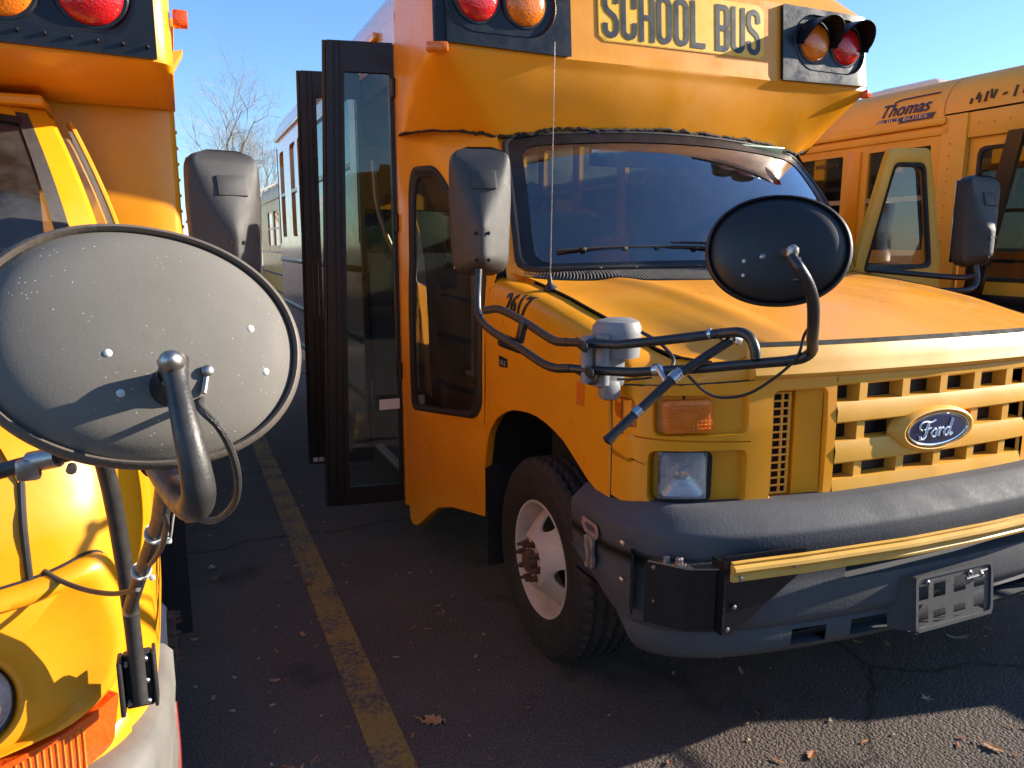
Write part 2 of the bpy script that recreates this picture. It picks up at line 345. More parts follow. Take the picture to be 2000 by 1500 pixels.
# ------------------------------------------------------------------ ground
mb = MB(); g = []
xs = [-300, -60, -12]+[-12+i*1.0 for i in range(1, 30)]+[40, 90, 300]
mb.grid([[(x, y, 0) for x in xs] for y in [-80, -20]+[-19+i*1.5 for i in range(40)]+[80, 160, 400]])
struct(add('asphalt_ground', mb, 'asphalt', flat=True))
mb = MB(); mb.grid([[(x, y, .004) for x in (.425, .54)] for y in [.5+i*.5 for i in range(18)]])
mb.add([(-.5, 9.3, .004), (4.5, 9.3, .004), (4.5, 9.42, .004), (-.5, 9.42, .004)], [(0, 1, 2, 3)])
struct(add('parking_line', mb, 'line', flat=True))

# ------------------------------------------------------------------ shared builders
def body_shell(root, x0, x1, y0, y1, wins, door=None, zt=2.50, zr=2.80, zb=.42, winz=(1.48, 2.12), glass='glass_dark', skip=(), paint='paint'):
    """passenger box of a small bus: side walls with window openings, roof, rear, floor and seats. wins: list of (ya, yb)"""
    xc = (x0+x1)/2; hw = (x1-x0)/2
    for sx, xw in ((-1, x0), (1, x1)):
        f = lambda u, v, d: (xw+sx*d, u, v)
        mb = MB(); ya0 = y0
        cuts = []
        dr = door if (door and sx < 0) else None
        bays = [w for w in wins if not (dr and w[0] < dr[1])]
        if dr:
            mb.box((min(xw, xw-sx*.04), y0, zb-.2), (max(xw, xw-sx*.04), dr[0], zt)); mb.box((min(xw, xw-sx*.04), dr[0], 2.36), (max(xw, xw-sx*.04), dr[1], zt)); ya0 = dr[1]
        ys = [ya0]
        for a, b_ in bays:
            holed(mb, f, [(a-.06, winz[0]-.06), (b_+.06, winz[0]-.06), (b_+.06, winz[1]+.06), (a-.06, winz[1]+.06)], rrect((a+b_)/2, sum(winz)/2, b_-a, winz[1]-winz[0], .04), 2, [(1, -.035)], n=64)
        edges = [ya0]+[q for a, b_ in bays for q in (a-.06, b_+.06)]+[y1]
        for a, b_ in zip(edges[0::2], edges[1::2]):
            if b_-a > .001: mb.grid([[(xw, a, winz[0]-.06), (xw, a, winz[1]+.06)], [(xw, b_, winz[0]-.06), (xw, b_, winz[1]+.06)]])
        mb.grid([[(xw, ya0, zz), (xw, y1, zz)] for zz in (zb, winz[0]-.06)])
        mb.grid([[(xw, ya0, zz), (xw, y1, zz)] for zz in (winz[1]+.06, zt)])
        add('side_wall', mb, paint, root)
        for a, b_ in bays:
            gm = MB().box((min(xw-sx*.018, xw-sx*.024), a, winz[0]), (max(xw-sx*.018, xw-sx*.024), b_, winz[1]))
            w = add('window', gm, glass, root)
            fm = MB(); zc = (winz[0]+winz[1])/2
            fm.box((min(xw-sx*.002, xw-sx*.03), a, zc-.015), (max(xw-sx*.002, xw-sx*.03), b_, zc+.015)); add('frame', fm, 'alu', w)
        rm = MB()
        for zz in (.62, .95, 1.36): rm.box((min(xw, xw+sx*.014), ya0+.05, zz-.02), (max(xw, xw+sx*.014), y1-.02, zz+.02), .006)
        add_loose('rub_rail', rm, 'black', root)
    hh = zr-zt; prof = [(-hw, zt), (-hw*.985, zt+.33*hh), (-hw*.93, zt+.63*hh), (-hw*.8, zt+.85*hh), (-hw*.5, zr-.01), (0, zr+.02)]
    prof = cr([V((a, 0, z)) for a, z in prof], 26); prof = prof+[V((-p.x, 0, p.z)) for p in reversed(prof[:-1])]
    mb = MB().grid([[(xc+p.x, y, p.z) for p in prof] for y in [y0+(y1-y0)*i/12 for i in range(13)]])
    add('roof', mb, paint, root)
    gm = MB()
    for sx, xw in ((-1, x0), (1, x1)): gm.box((min(xw, xw+sx*.025), y0+.3, zt-.03), (max(xw, xw+sx*.025), y1, zt+.005), .006)
    add_side('gutter', gm, paint, root, xc)
    mb = MB().prism([(p.x, p.z) for p in prof]+[(hw, zb), (-hw, zb)], lambda u, v, d: (xc+u, y1+d, v), -.03, 0); add('rear_wall', mb, paint, root)
    add('headliner', MB().box((x0+.03, y0+.1, zt-.02), (x1-.03, y1-.05, zt+.01)), 'ceil', root)
    add('floor', MB().box((x0+.05, y0+.9, .70), (x1-.05, y1-.05, .74)), 'floorm', root)
    rw = MB()
    y = y0+1.6
    while y < y1-.6:
        for xa in (x0+.12, x1-.98):
            sm = MB().box((xa, y, 1.1), (xa+.86, y+.42, 1.2), .04); sm.box((xa, y+.36, 1.15), (xa+.86, y+.46, 1.75), .05); sm.box((xa+.3, y+.1, .74), (xa+.5, y+.3, 1.1))
            add('passenger_seat', sm, 'seat', root)
        y += .72
def wheel(root, c, sx, ro=.372, w=.22):
    """front wheel, outer face towards sx"""
    ax = V((sx, 0, 0)); c = V(c)
    rows = []; nth = 192; wid = [-.5, -.485, -.46, -.42, -.36, -.355, -.31, -.305, -.24, -.16, -.155, -.115, -.11, -.04, .04, .11, .115, .155, .16, .24, .305, .31, .355, .36, .42, .46, .485, .5]
    groove = {-.31, -.305, -.115, -.11, .11, .115, .305, .31}
    for u in wid:
        row = []
        for k in range(nth):
            a = 2*math.pi*k/nth; au = abs(u)
            r = ro - (0 if au < .36 else (au-.36)**2*2.0)
            if u in groove: r -= .012
            elif au <= .46:
                ph = (k + (int(u*38) % 4)) % 4
                if ph == 0 and .12 < au < .30: r -= .008
                if (k % 4 == 0) and au > .35: r -= .009
                if k % 6 == 0 and au < .10: r -= .006
            row.append(c + V((u*w, math.cos(a)*r, math.sin(a)*r)))
        rows.append(row)
    tm = MB().grid(rows, True)
    for s_ in (-1, 1):
        pr = [(ro-.045, .5), (ro-.050, .515), (ro-.065, .525), (ro-.075, .522), (ro-.10, .52), (ro-.125, .505), (ro-.14, .485), (.222, .45), (.213, .43), (.205, .40)]
        pr = [(ro-(.14**2*2.0), .5)]+pr
        tm.lathe([(r, h*w*s_) for r, h in pr], c, (1, 0, 0), 96, (False, False))
    t = add('wheel', MB().lathe([(.212, .43*w), (.216, .445*w), (.214, .46*w), (.207, .455*w), (.200, .40*w), (.198, .30*w), (.192, .22*w), (.186, .10*w), (.180, -.3*w), (.16, -.35*w)], c, (sx, 0, 0), 96, (False, True)), 'ivory', root)
    add('tyre', tm, 'tyre', t, ang=30)
    dm = MB(); NS = 4; off = lambda rr: pl([(.05, .40*w+.040), (.088, .45*w+.034), (.100, .45*w+.026), (.118, .45*w+.002), (.14, .36*w), (.17, .22*w), (.19, .12*w)], rr)
    for q in range(NS):
        a0 = q*2*math.pi/NS+.175
        f = lambda u, v, d: c + V((sx*(off(v)+d), math.cos(a0+u)*v, math.sin(a0+u)*v))
        hole = [(.27*math.cos(t_), .149+.034*math.sin(t_)) for t_ in [2*math.pi*i/30 for i in range(30)]]
        hw_ = math.pi/NS
        holed(dm, f, [(-hw_, .098), (hw_, .098), (hw_, .19), (-hw_, .19)], hole, 6, [(.97, -.008)], n=96)
    dm.lathe([(.098, off(.098)), (.092, off(.092)), (.085, off(.085)+.002), (.080, off(.085)-.004), (.045, off(.085)-.006)], c, (sx, 0, 0), 64, (False, True))
    add('wheel_disc', dm, 'ivory', t)
    hb = MB().lathe([(.042, .3*w), (.042, .64*w), (.036, .70*w), (.02, .71*w)], c, (sx, 0, 0), 24)
    for q in range(8):
        a = q*math.pi/4+.2; p = c+V((0, math.cos(a)*.066, math.sin(a)*.066))
        hb.lathe([(.015, .54*w), (.015, .54*w+.012), (.011, .54*w+.013), (.0105, .54*w+.034), (.006, .54*w+.038), (.006, .54*w+.052)], p, (sx, 0, 0), 6)
    add('hub_with_nuts', hb, 'rust', t)
    bk = MB().lathe([(.19, -.2*w), (.19, -.3*w), (.05, -.3*w)], c, (sx, 0, 0), 40); add('brake_drum', bk, 'dark', t)
    return t
def flat_mirror(root, c, sx, w=.205, h=.415, d=.085, mat='mirror_plastic', yawr=0):
    """rectangular mirror housing seen from its moulded back (facing -Y)"""
    rows = []; n = 30; rot = Matrix.Rotation(yawr, 3, 'Z')
    for i in range(n+1):
        t = i/n; z = h/2-h*t; e = 1-(abs(2*t-1))**14*.5 if i not in (0, n) else .45
        rid = pl([(0, .47), (.05, .47), (.60, .07), (1, .07)], t)*w; dd = d*pl([(0, .12), (.05, .30), (.60, 1), (.88, 1), (1, .6)], t); ww = w/2*pl([(0, .90), (.05, .98), (.4, 1), (1, .90)], t)
        pts = [(-ww, .03), (-ww, -.012), (-ww*.97, -.03), (-rid, -dd), (rid, -dd), (ww*.97, -.03), (ww, -.012), (ww, .03), (ww*.9, .045), (-ww*.9, .045)]
        for _ in range(2):
            q = []
            for a, b_ in zip(pts, pts[1:]+pts[:1]): q += [(a[0]*.75+b_[0]*.25, a[1]*.75+b_[1]*.25), (a[0]*.25+b_[0]*.75, a[1]*.25+b_[1]*.75)]
            pts = q
        rows.append([V(c)+rot @ V((x*e, y*e, z)) for x, y in pts])
    m = add('rear_view_mirror', MB().grid(rows, True, True, True), mat, root, ang=60)
    pm = MB().cbox(V(c)+rot @ V((.008, -d*.56, h*.24)), (w*.40, .012, h*.15), .003, (rot @ Matrix.Rotation(-.30, 3, 'X'))); add('cover_plate', pm, mat, m)
    sc = MB()
    for dx in (-.02, .02):
        for dz in (-.07, -.155): sc.lathe([(.006, 0), (.006, .003), (.003, .004)], V(c)+rot @ V((dx, -d*.93-.002, dz)), rot @ V((0, -1, 0)), 10)
    add_loose('screw', sc, 'dark', m)
    gm = MB().cbox(V(c)+rot @ V((0, .046, 0)), (w*.85, .003, h*.9), .001, rot); add('mirror_glass', gm, 'chrome', m)
    return m
def round_mirror(root, c, n, roll, a=.144, b_=.118, mat='disc_grey', rim='rim_tan', rivets=()):
    """oval crossing mirror seen from its domed back"""
    n = V(n).normalized(); zz = V((0, 0, 1)); ex = zz.cross(n).normalized(); ex = -ex if ex.x < 0 else ex; ey = n.cross(ex); ey = -ey if ey.z < 0 else ey
    ex, ey = ex*math.cos(roll)+ey*math.sin(roll), ey*math.cos(roll)-ex*math.sin(roll); c = V(c)
    f = lambda u, v, d: c+ex*u+ey*v+n*d
    prof = [(.001, .040), (.25, .0385), (.5, .034), (.7, .027), (.82, .019), (.90, .009), (.935, .003)]
    T = [2*math.pi*k/96 for k in range(96)]
    def sup(r, t): return (a*r*math.copysign(abs(math.cos(t))**.95, math.cos(t)), b_*r*math.copysign(abs(math.sin(t))**.95, math.sin(t)))
    prof = [(p.x, p.y) for p in cr([V((r, d, 0)) for r, d in prof], 40)]
    m = add('crossing_mirror', MB().grid([[f(*sup(r, t), d) for t in T] for r, d in prof], True, True, False), mat, root, ang=60)
    rp = [(.932, .001), (.937, .008), (.955, .012), (.98, .010), (1, .002), (1.0, -.006), (.985, -.012), (.95, -.014)]
    add('rim', MB().grid([[f(*sup(r, t), d) for t in T] for r, d in rp], True), rim, m, ang=60)
    add('mirror_glass', MB().grid([[f(*sup(r, t), d) for t in T] for r, d in [(.95, -.013), (.8, -.03), (.5, -.05), (.25, -.058), (.001, -.06)]], True), 'chrome', m, ang=80)
    rm = MB()
    for u, v in rivets:
        d = pl(sorted(prof), math.hypot(u, v)); p = f(a*u, b_*v, d-.001); rm.lathe([(.0042, 0), (.0040, .0010), (.003, .002), (.001, .0024)], p, n, 14)
    if rivets: add_loose('rivet', rm, 'white', m)
    return m, f
def lamp_round(root, c, r, mat, n=(0, -1, 0), hood=False, name='warning_light'):
    c = V(c); ring = MB().lathe([(r*1.16, -.01), (r*1.16, .004), (r*1.10, .010), (r*1.0, .010), (r*.98, .002)], c, n, 48, (True, False))
    o = add(name, ring, 'black', root)
    lm = MB().lathe([(r*1.0, .002), (r*.99, .012), (r*.93, .020), (r*.75, .030), (r*.45, .037), (.002, .040)], c, n, 48, (False, True)); add('lens', lm, mat, o, ang=60)
    sc = MB()
    for k in range(6):
        a = k*math.pi/3+.3; sc.lathe([(.004, .012), (.004, .021), (.002, .022)], c+V((math.cos(a)*r*.88, 0, math.sin(a)*r*.88)), n, 8)
    add_loose('screw', sc, 'dark', o)
    if hood:
        rows = []
        for j in range(9):
            t = j/8; row = []
            for k in range(25):
                a = R(-8)+R(196)*k/24; ln = .13*t*(.35+.65*math.sin(max(0, min(math.pi, a)))**.8)
                row.append(c+V((math.cos(a)*r*1.22, -.006-ln, math.sin(a)*r*1.22-.012*t)))
            rows.append(row)
        inner = [[V(p)+(c-V(p)).cross(V((0, 1, 0))).cross(V((0, 1, 0))).normalized()*0 + V(((c.x-p.x)*.03, 0, (c.z-p.z)*.03)) for p in r_] for r_ in rows]
        hm = MB().grid(rows).grid(inner); hm.grid([rows[-1], inner[-1]]); hm.grid([[r_[0] for r_ in rows], [r_[0] for r_ in inner]]); hm.grid([[r_[-1] for r_ in rows], [r_[-1] for r_ in inner]])
        add('hood', hm, 'black', o, ang=50)
    return o

# ================================================================== MAIN BUS
XC = 2.10
bus = thing('school_bus', 'short yellow school bus numbered 2617 with dark folding doors open, between two other buses', 'school bus', (XC, 4.5, 0), 'short yellow school buses parked side by side')
PLAN = [V((2.10, 1.575, 0)), V((1.8, 1.583, 0)), (V((1.6, 1.598, 0))), V((1.41, 1.625, 0)), V((1.27, 1.66, 0)), V((1.175, 1.705, 0)), V((1.125, 1.76, 0)), V((1.10, 1.84, 0)), V((1.095, 1.95, 0))]
PS = cr(PLAN, 200); PL_ = [0]
for a, b_ in zip(PS, PS[1:]): PL_.append(PL_[-1]+(b_-a).length)
def plan(s, d=0, base=None):
    """point on the front plan curve at arc length |s| from the centre (s<0 = left), pushed out by d"""
    sg = -1 if s < 0 else 1; s = min(abs(s), PL_[-1]-1e-6); lo, hi = 0, len(PL_)-1
    while hi-lo > 1:
        m_ = (lo+hi)//2
        if PL_[m_] <= s: lo = m_
        else: hi = m_
    t = (s-PL_[lo])/(PL_[hi]-PL_[lo]); p = PS[lo].lerp(PS[hi], t); tg = (PS[hi]-PS[lo]).normalized(); nr = V((tg.y, -tg.x, 0)); nr = -nr if nr.y > 0 and abs(nr.x) < .9 else nr
    if nr.x > 0 and abs(nr.y) < .3: nr = -nr
    p = p+nr*d; x = p.x if sg < 0 else 2*XC-p.x
    return V((x, p.y, 0))
def sX(X):
    """arc length for a given X left of the centre"""
    best = min(range(len(PS)), key=lambda i: abs(PS[i].x-X)); return PL_[best]
def F(s, z, d=0):
    p = plan(s, d); p.z = z; p.y += max(0, z-1.0)*.06; return p
def mir(mb): return MB().add([(2*XC-v[0], v[1], v[2]) for v in mb.v], [tuple(reversed(f)) for f in mb.f])

# --- fenders
ARCH = [(1.83, .757), (1.90, .772), (1.98, .80), (2.06, .842), (2.14, .88), (2.23, .905), (2.33, .917), (2.44, .915), (2.55, .898), (2.63, .872), (2.70, .836), (2.76, .79), (2.80, .73), (2.835, .60)]
def seam(Y): return V((pl([(1.62, 1.36), (1.80, 1.262), (1.95, 1.225), (2.2, 1.222), (2.55, 1.235), (2.9, 1.25)], Y), Y, pl([(1.62, 1.175), (1.80, 1.185), (1.95, 1.235), (2.1, 1.272), (2.35, 1.318), (2.6, 1.352), (2.8, 1.372), (2.95, 1.38)], Y)))
rows = []
ysf = [1.845, 1.88, 1.93, 1.98, 2.03, 2.08, 2.14, 2.2, 2.27, 2.34, 2.41, 2.48, 2.55, 2.61, 2.66, 2.70, 2.74, 2.77, 2.80, 2.82, 2.835]
for Y in ysf:
    zb = pl(ARCH, Y); sm = seam(Y); sh = sm.z
    ctl = [V((1.100, Y, zb)), V((1.098, Y, lerp(zb, sh, .25))), V((1.094, Y, lerp(zb, sh, .5))), V((1.097, Y, lerp(zb, sh, .78))), V((1.115, Y, lerp(zb, sh, .93))), V((1.158, Y, sh-.008)), sm+V((-.004, 0, -.004))]
    rows.append([V((1.135, Y, zb+.012)), V((1.108, Y, zb-.002))]+cr(ctl, 26))
fm = MB().grid(rows)
fl = add('fender', fm, 'paint', bus, ang=60); fr = add('fender', mir(fm), 'paint', bus, ang=60)
# cowl side strip (behind the fender, up to the windscreen)
# --- hood
def hood_pt(u, t):
    au = abs(u); mx_ = .86
    yf_ = F(max(sX(2.1-min(au, .84)), 0)*(1 if u > 0 else -1), 1.2).y; zf = pl([(0, 1.238), (.66, 1.236), (.72, 1.222), (.80, 1.19), (.86, 1.178)], au)
    yr = 2.37+.42*(au/mx_)**2; zr = 1.368-.008*(au/mx_)**2
    Y = lerp(yf_+.012, yr, t); Z = zf+(zr-zf)*(1-(1-t)**1.75)
    xs_ = seam(Y).x if au > .5 else 0; X = au
    if au > .5: X = lerp(.5, XC-xs_, (au-.5)/(mx_-.5)); k = (au-.5)/(mx_-.5); Z = lerp(Z, seam(Y).z+.006, k**2.5)
    Z += .012*math.exp(-((au-.56)/.05)**2)*min(1, t*3)
    return V((XC+math.copysign(X, u), Y, Z))
us = [-.86+1.72*i/86 for i in range(87)]
hm = MB().grid([[hood_pt(u, t/30)+(V((0, .008, -.02)) if t == -1 else V((0, 0, 0))) for u in us] for t in range(0, 31)])
fe = [hood_pt(u, 0) for u in us]; hm.grid([[p+V((0, .03, -.03)) for p in fe], [p+V((0, .0, -.012)) for p in fe], fe])
add('hood', hm, 'paint', bus, ang=50)
sm_ = MB()
for sg in (-1, 1):
    pts = [hood_pt(sg*.86, t/14)+V((sg*.001, 0, -.001)) for t in range(15)]; sm_.tube(pts, .0035, 6, 2)
add_side('hood_seam', sm_, 'rubber', bus, XC)
# engine bay darkness
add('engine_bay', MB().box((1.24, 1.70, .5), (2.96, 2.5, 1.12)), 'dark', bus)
# --- inner wheel wells
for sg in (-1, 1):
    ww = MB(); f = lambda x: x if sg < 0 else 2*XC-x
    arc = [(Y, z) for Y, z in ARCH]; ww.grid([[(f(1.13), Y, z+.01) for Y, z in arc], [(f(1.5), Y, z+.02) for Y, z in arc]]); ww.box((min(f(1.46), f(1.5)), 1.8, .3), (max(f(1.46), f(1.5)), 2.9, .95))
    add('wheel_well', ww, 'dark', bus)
    mf = MB().box((min(f(1.112), f(1.42)), 2.835, .17), (max(f(1.112), f(1.42)), 2.85, .80)); add('mud_flap', mf, 'rubber', bus)
wheel(bus, (1.235, 2.385, .372), -1); wheel(bus, (2*XC-1.235, 2.385, .372), 1)
wheel(bus, (1.2, 6.3, .372), -1); wheel(bus, (2*XC-1.2, 6.3, .372), 1)
# --- front fascia: header lip over the grille
sL = sX(1.415)
hd = MB(); ss = [-sL+2*sL*i/60 for i in range(61)]
hd.grid([[F(s, 1.228, -.012) for s in ss], [F(s, 1.231, -.002) for s in ss], [F(s, 1.222, .006) for s in ss], [F(s, 1.18, .014) for s in ss], [F(s, 1.160, .020) for s in ss], [F(s, 1.152, .022) for s in ss], [F(s, 1.145, .018) for s in ss], [F(s, 1.137, .002) for s in ss], [F(s, 1.13, -.01) for s in ss]])
for sg in (-1, 1):
    hd.grid([[F(sg*sL, z, d) for z, d in ((1.228, -.012), (1.231, -.002), (1.222, .006), (1.18, .014), (1.156, .020), (1.146, .018), (1.13, -.01))], [F(sg*(sL+.012), z, -.01) for z in (1.225, 1.225, 1.215, 1.18, 1.156, 1.146, 1.13)]])
add('grille_header', hd, 'plastic_y', bus, ang=40)
add('hood_gap', MB().grid([[F(s, 1.226, .004) for s in ss], [F(s, 1.238, -.004) for s in ss]]), 'dark', bus)
# --- grille
gr = MB(); sV = sX(1.475); sG = sX(1.690)
f = lambda u, v, d: F(u, v, d)
for sg in (-1, 1):
    # outer stile with the recessed side vent
    a0, a1 = sorted((sg*sL, sg*sG)); h0, h1 = sorted((sg*sX(1.482), sg*sX(1.655)))
    holed(gr, f, [(a0, .738), (a1, .738), (a1, 1.137), (a0, 1.137)], rrect((h0+h1)/2, .944, h1-h0, .325, .02), 4, [(.97, -.004), (.95, -.018)], n=96)
    # sloping pocket: shallow towards the centre, deep at the mesh
    mid = sg*sX(1.575)
    gr.grid([[F(sg*sX(1.488), z, -.045) for z in (.785, 1.103)], [F(mid, z, -.045) for z in (.785, 1.103)], [F(mid, z, -.030) for z in (.785, 1.103)], [F(sg*sX(1.650), z, -.012) for z in (.785, 1.103)]])
    gr.grid([[F(sg*sX(x), .79, -.046) for x in (1.482, 1.655)], [F(sg*sX(x), .783, -.006) for x in (1.482, 1.655)]])
add_side('grille_surround', gr, 'paint', bus, XC, ang=30)
vg = MB(); vd = MB()
for sg in (-1, 1):
    xa, xb = 1.502, 1.562
    vd.grid([[F(sg*sX(x), z, -.0435) for x in (xa, xb)] for z in (.80, 1.09)])
    for k in range(14):
        z = .80+.29*k/13; pa, pb = F(sg*sX(xa), z, -.034), F(sg*sX(xb), z, -.034); vg.tube([pa, pb], .0032, 6, 1)
    for x in (xa, (xa+xb)/2, xb):
        vg.tube([F(sg*sX(x), .80, -.036), F(sg*sX(x), 1.09, -.036)], .0045, 6, 1)
add_side('vent_mesh', vg, 'plastic_y', bus, XC); add_side('vent_back', vd, 'dark', bus, XC)
gb = MB(); sg_ = [-(sG-.002)+2*(sG-.002)*i/50 for i in range(51)]
def hbar(z0, z1, d=.004, zt=None):
    gb.grid([[F(s, z1+.002, -.045) for s in sg_], [F(s, z1, -.004) for s in sg_], [F(s, z1-(z1-z0)*.38, d) for s in sg_], [F(s, z0+.006, d-.003) for s in sg_], [F(s, z0, -.008) for s in sg_], [F(s, z0-.001, -.045) for s in sg_]])
hbar(1.106, 1.14, .002); hbar(.996, 1.058); hbar(.876, .944); hbar(.738, .832, .002)
for s in [-sG+.004, sG-.004]: gb.tube([F(s, .745, -.01), F(s, 1.13, -.01)], .006, 6, 1)
for xk in (1.785, 1.95, 2.105, 2.26, 2.415):
    for za, zb_ in ((1.055, 1.112), (.942, .999), (.83, .88)):
        s = (xk-XC); p = F(s, 1, -.02); gb.box((p.x-.015, p.y-.012, za), (p.x+.015, p.y+.05, zb_))
c0 = F(0, .972, 0)
gb.grid([[V((XC-.030+.150*kx*math.cos(t), c0.y-d+.0, .954+.062*kx*math.sin(t))) for t in [2*math.pi*i/64 for i in range(64)]] for kx, d in ((1.16, -.02), (1.10, .004), (1.02, .016), (.97, .019), (.93, .018), (.90, .010), (.5, .008))], True)
add('grille_bars', gb, 'plastic_y', bus, ang=32)
gdk = MB().grid([[F(s, z, -.047) for s in sg_] for z in (.74, 1.14)]); add('grille_back', gdk, 'black', bus)
# --- oval emblem
ce = V((XC-.032, c0.y-.012, .954))
E = lambda u, v, d: ce+V((u, -d, v))
T64 = [2*math.pi*i/72 for i in range(72)]
em = add('emblem', MB().grid([[E(.131*k*math.cos(t), .052*k*math.sin(t), d) for t in T64] for k, d in ((1, -.006), (1, .004), (.985, .008), (.95, .008), (.93, .004), (.90, .003), (.001, .003))], True), 'chrome', bus)
add('emblem_field', MB().grid([[E(.118*k*math.cos(t), .0435*k*math.sin(t), d) for t in T64] for k, d in ((1, .003), (1, .0048), (.6, .0058), (.001, .006))], True), 'emblue', em)
ew = MB(); fo = lambda P, r=.0032: ew.tube([E(u*.001, v*.001, .008) for u, v in P], r, 8, 8)
fo([(-74, 2), (-84, 10), (-80, 23), (-62, 28), (-40, 25), (-20, 31)], .0030); fo([(-48, 25), (-53, 8), (-58, -12), (-68, -24), (-80, -22), (-80, -14)], .0044); fo([(-66, 4), (-50, 5), (-36, 8)], .0030)
fo([(-22, 3), (-31, -4), (-32, -14), (-25, -21), (-15, -16), (-12, -5), (-18, 3), (-23, 3)], .0036)
fo([(-8, 2), (2, 4), (1, -8), (-3, -20)], .0038); fo([(0, -8), (6, 1), (14, 4), (17, 0)], .0032)
fo([(44, -2), (35, 4), (25, -2), (21, -13), (27, -21), (36, -16), (43, -4)], .0036); fo([(54, 31), (47, 8), (42, -13), (46, -21), (56, -14)], .0040)
add('emblem_lettering', ew, 'chromeletter', em)

# --- lamp bezels
for sg in (-1, 1):
    bz = MB(); s0, s1 = sX(1.420), PL_[-1]-.115
    if sg < 0: g_ = lambda u, v, d: F(-u, v, d)
    else: g_ = lambda u, v, d: F(u, v, d)
    def gz(u, v, d): return g_(u, v + (pl([(s0, 0), (s1-.16, .004), (s1, .030)], u) if v < .9 else 0), d)
    k0, k1 = sX(1.405), sX(1.150)
    hole1 = rpoly([(k0, .990), (k1-.01, .985), (k1-.01, 1.098), (k0, 1.100)], .022)
    holed(bz, gz, [(s0, .968), (s1, .985), (s1, 1.118), (s0, 1.136)], hole1, 6, [(.975, -.004), (.94, -.022)], n=120)
    hole2 = rpoly([(k0, .785), (k1, .785), (k1, .945), (k0, .945)], .025)
    holed(bz, gz, [(s0, .748), (s1, .762), (s1, .980), (s0, .963)], hole2, 6, [(.975, -.006), (.93, -.03)], n=120)
    bz.grid([[gz(lerp(s0, s1, i/20), .9635+.0*i, 0) for i in range(21)], [gz(lerp(s0, s1, i/20), .966+.012*(i/20), -.006) for i in range(21)], [gz(lerp(s0, s1, i/20), .9685+.0165*(i/20), 0) for i in range(21)]])
    # back plates of the pockets, sloping
    def pocket(z0, z1, d0, d1): bz.grid([[g_(lerp(k0-.01, k1+.01, i/10), z, lerp(d0, d1, i/10)) for i in range(11)] for z in (z0, z1)])
    pocket(.785, .945, -.022, -.040); pocket(.985, 1.1, -.014, -.03)
    bzo = add('lamp_bezel', bz, 'paint', bus, ang=32)
    # headlamp
    hc = (sX(1.232)); hl = MB(); wl, hl_ = .125, .128
    hp = rrect(hc, .876, .138, .137, .018); disc2(hl, g_, [(u, v) for u, v in hp], -.034, 2)
    holed(hl, g_, rrect(hc-.005, .873, .148, .145, .02), rrect(hc+.002, .876, .134, .133, .016), 1, [(.98, -.03)], n=80)
    h = add('headlamp', hl, 'black', bus)
    rf = MB(); rows = []
    for k in range(9):
        t = k/8; rows.append([g_(hc+lerp(u-hc, .052*math.cos(R(360*q/28)), min(1, t*2.5))*(1-t*.99), .876+lerp(v-.876, .052*math.sin(R(360*q/28)), min(1, t*2.5))*(1-t*.99), -.006-.022*(1-(1-t)**2)) for q, (u, v) in enumerate(rrect(hc, .876, .124, .125, .02))])
    rf.grid(rows, True); add('reflector', rf, 'reflector', h)
    add('bulb', MB().lathe([(.014, 0), (.018, .006), (.012, .014), (.001, .016)], g_(hc, .874, -.026), g_(hc, .874, .1)-g_(hc, .874, 0), 20), 'chrome', h)
    ln = MB(); U = 44
    ln.grid([[g_(hc+.002-.066+.132*i/U/2, .876-.066+.132*j/12, .000+(.0035 if i % 2 else 0)+.006*(1-((i/U-1))**2)*(1-(2*j/12-1)**2)) for i in range(0, 2*U+1)] for j in range(13)])
    add('lens', ln, 'clear', h, ang=20)
    # turn lamp
    tc = sX(1.245); tl = MB(); outl = rpoly([(tc-.066, 1.000), (tc+.075, .992), (tc+.080, 1.082), (tc-.066, 1.088)], .014)
    disc2(tl, g_, outl, -.002, 5, dome=.006); holed(tl, g_, outl, [(tc+(u-tc)*.96, 1.04+(v-1.04)*.94) for u, v in outl], 1, n=80); tl.grid([[g_(u, v, -.002) for u, v in ringpts(outl, (tc, 1.04), 80)], [g_(u, v, -.03) for u, v in ringpts(outl, (tc, 1.04), 80)]], True)
    t_ = add('turn_signal', tl, 'amber_dull', bus)
    rb = MB()
    for i in range(11):
        for j in range(1): rb.tube([g_(tc-.05+i*.0105, 1.008, .005), g_(tc-.05+i*.0105, 1.075, .005)], .0010, 5, 1)
    for j in range(7): rb.tube([g_(tc-.055, 1.008+j*.0105, .005), g_(tc+.062, 1.006+j*.0105, .005)], .0018, 5, 1)
    add('lens_ribs', rb, 'amber_dull', t_)
    # side marker
    mc = s1-.045; sk = MB(); ol = rpoly([(mc-.042, 1.0), (mc+.032, 1.03), (mc+.034, 1.088), (mc-.036, 1.080)], .012); disc2(sk, g_, ol, .002, 4, dome=.004); sk.grid([[g_(u, v, .002) for u, v in ringpts(ol, (mc, 1.045), 80)], [g_(u, v, -.02) for u, v in ringpts(ol, (mc, 1.045), 80)]], True)
    add('side_marker', sk, 'marker', bus)
    # dark gap between bezel and fender
    add('bezel_seam', MB().tube([g_(s1+.002, z, -.003) for z in (1.12, 1.0, .9, .80, .765)], .004, 6, 3).tube([g_(lerp(s0, s1, i/8), 1.136-.018*i/8, -.002) for i in range(9)], .003, 6, 1), 'rubber', bus)
    # patch between hood/fender and bezel
    rows = []; su = -1 if sg < 0 else 1
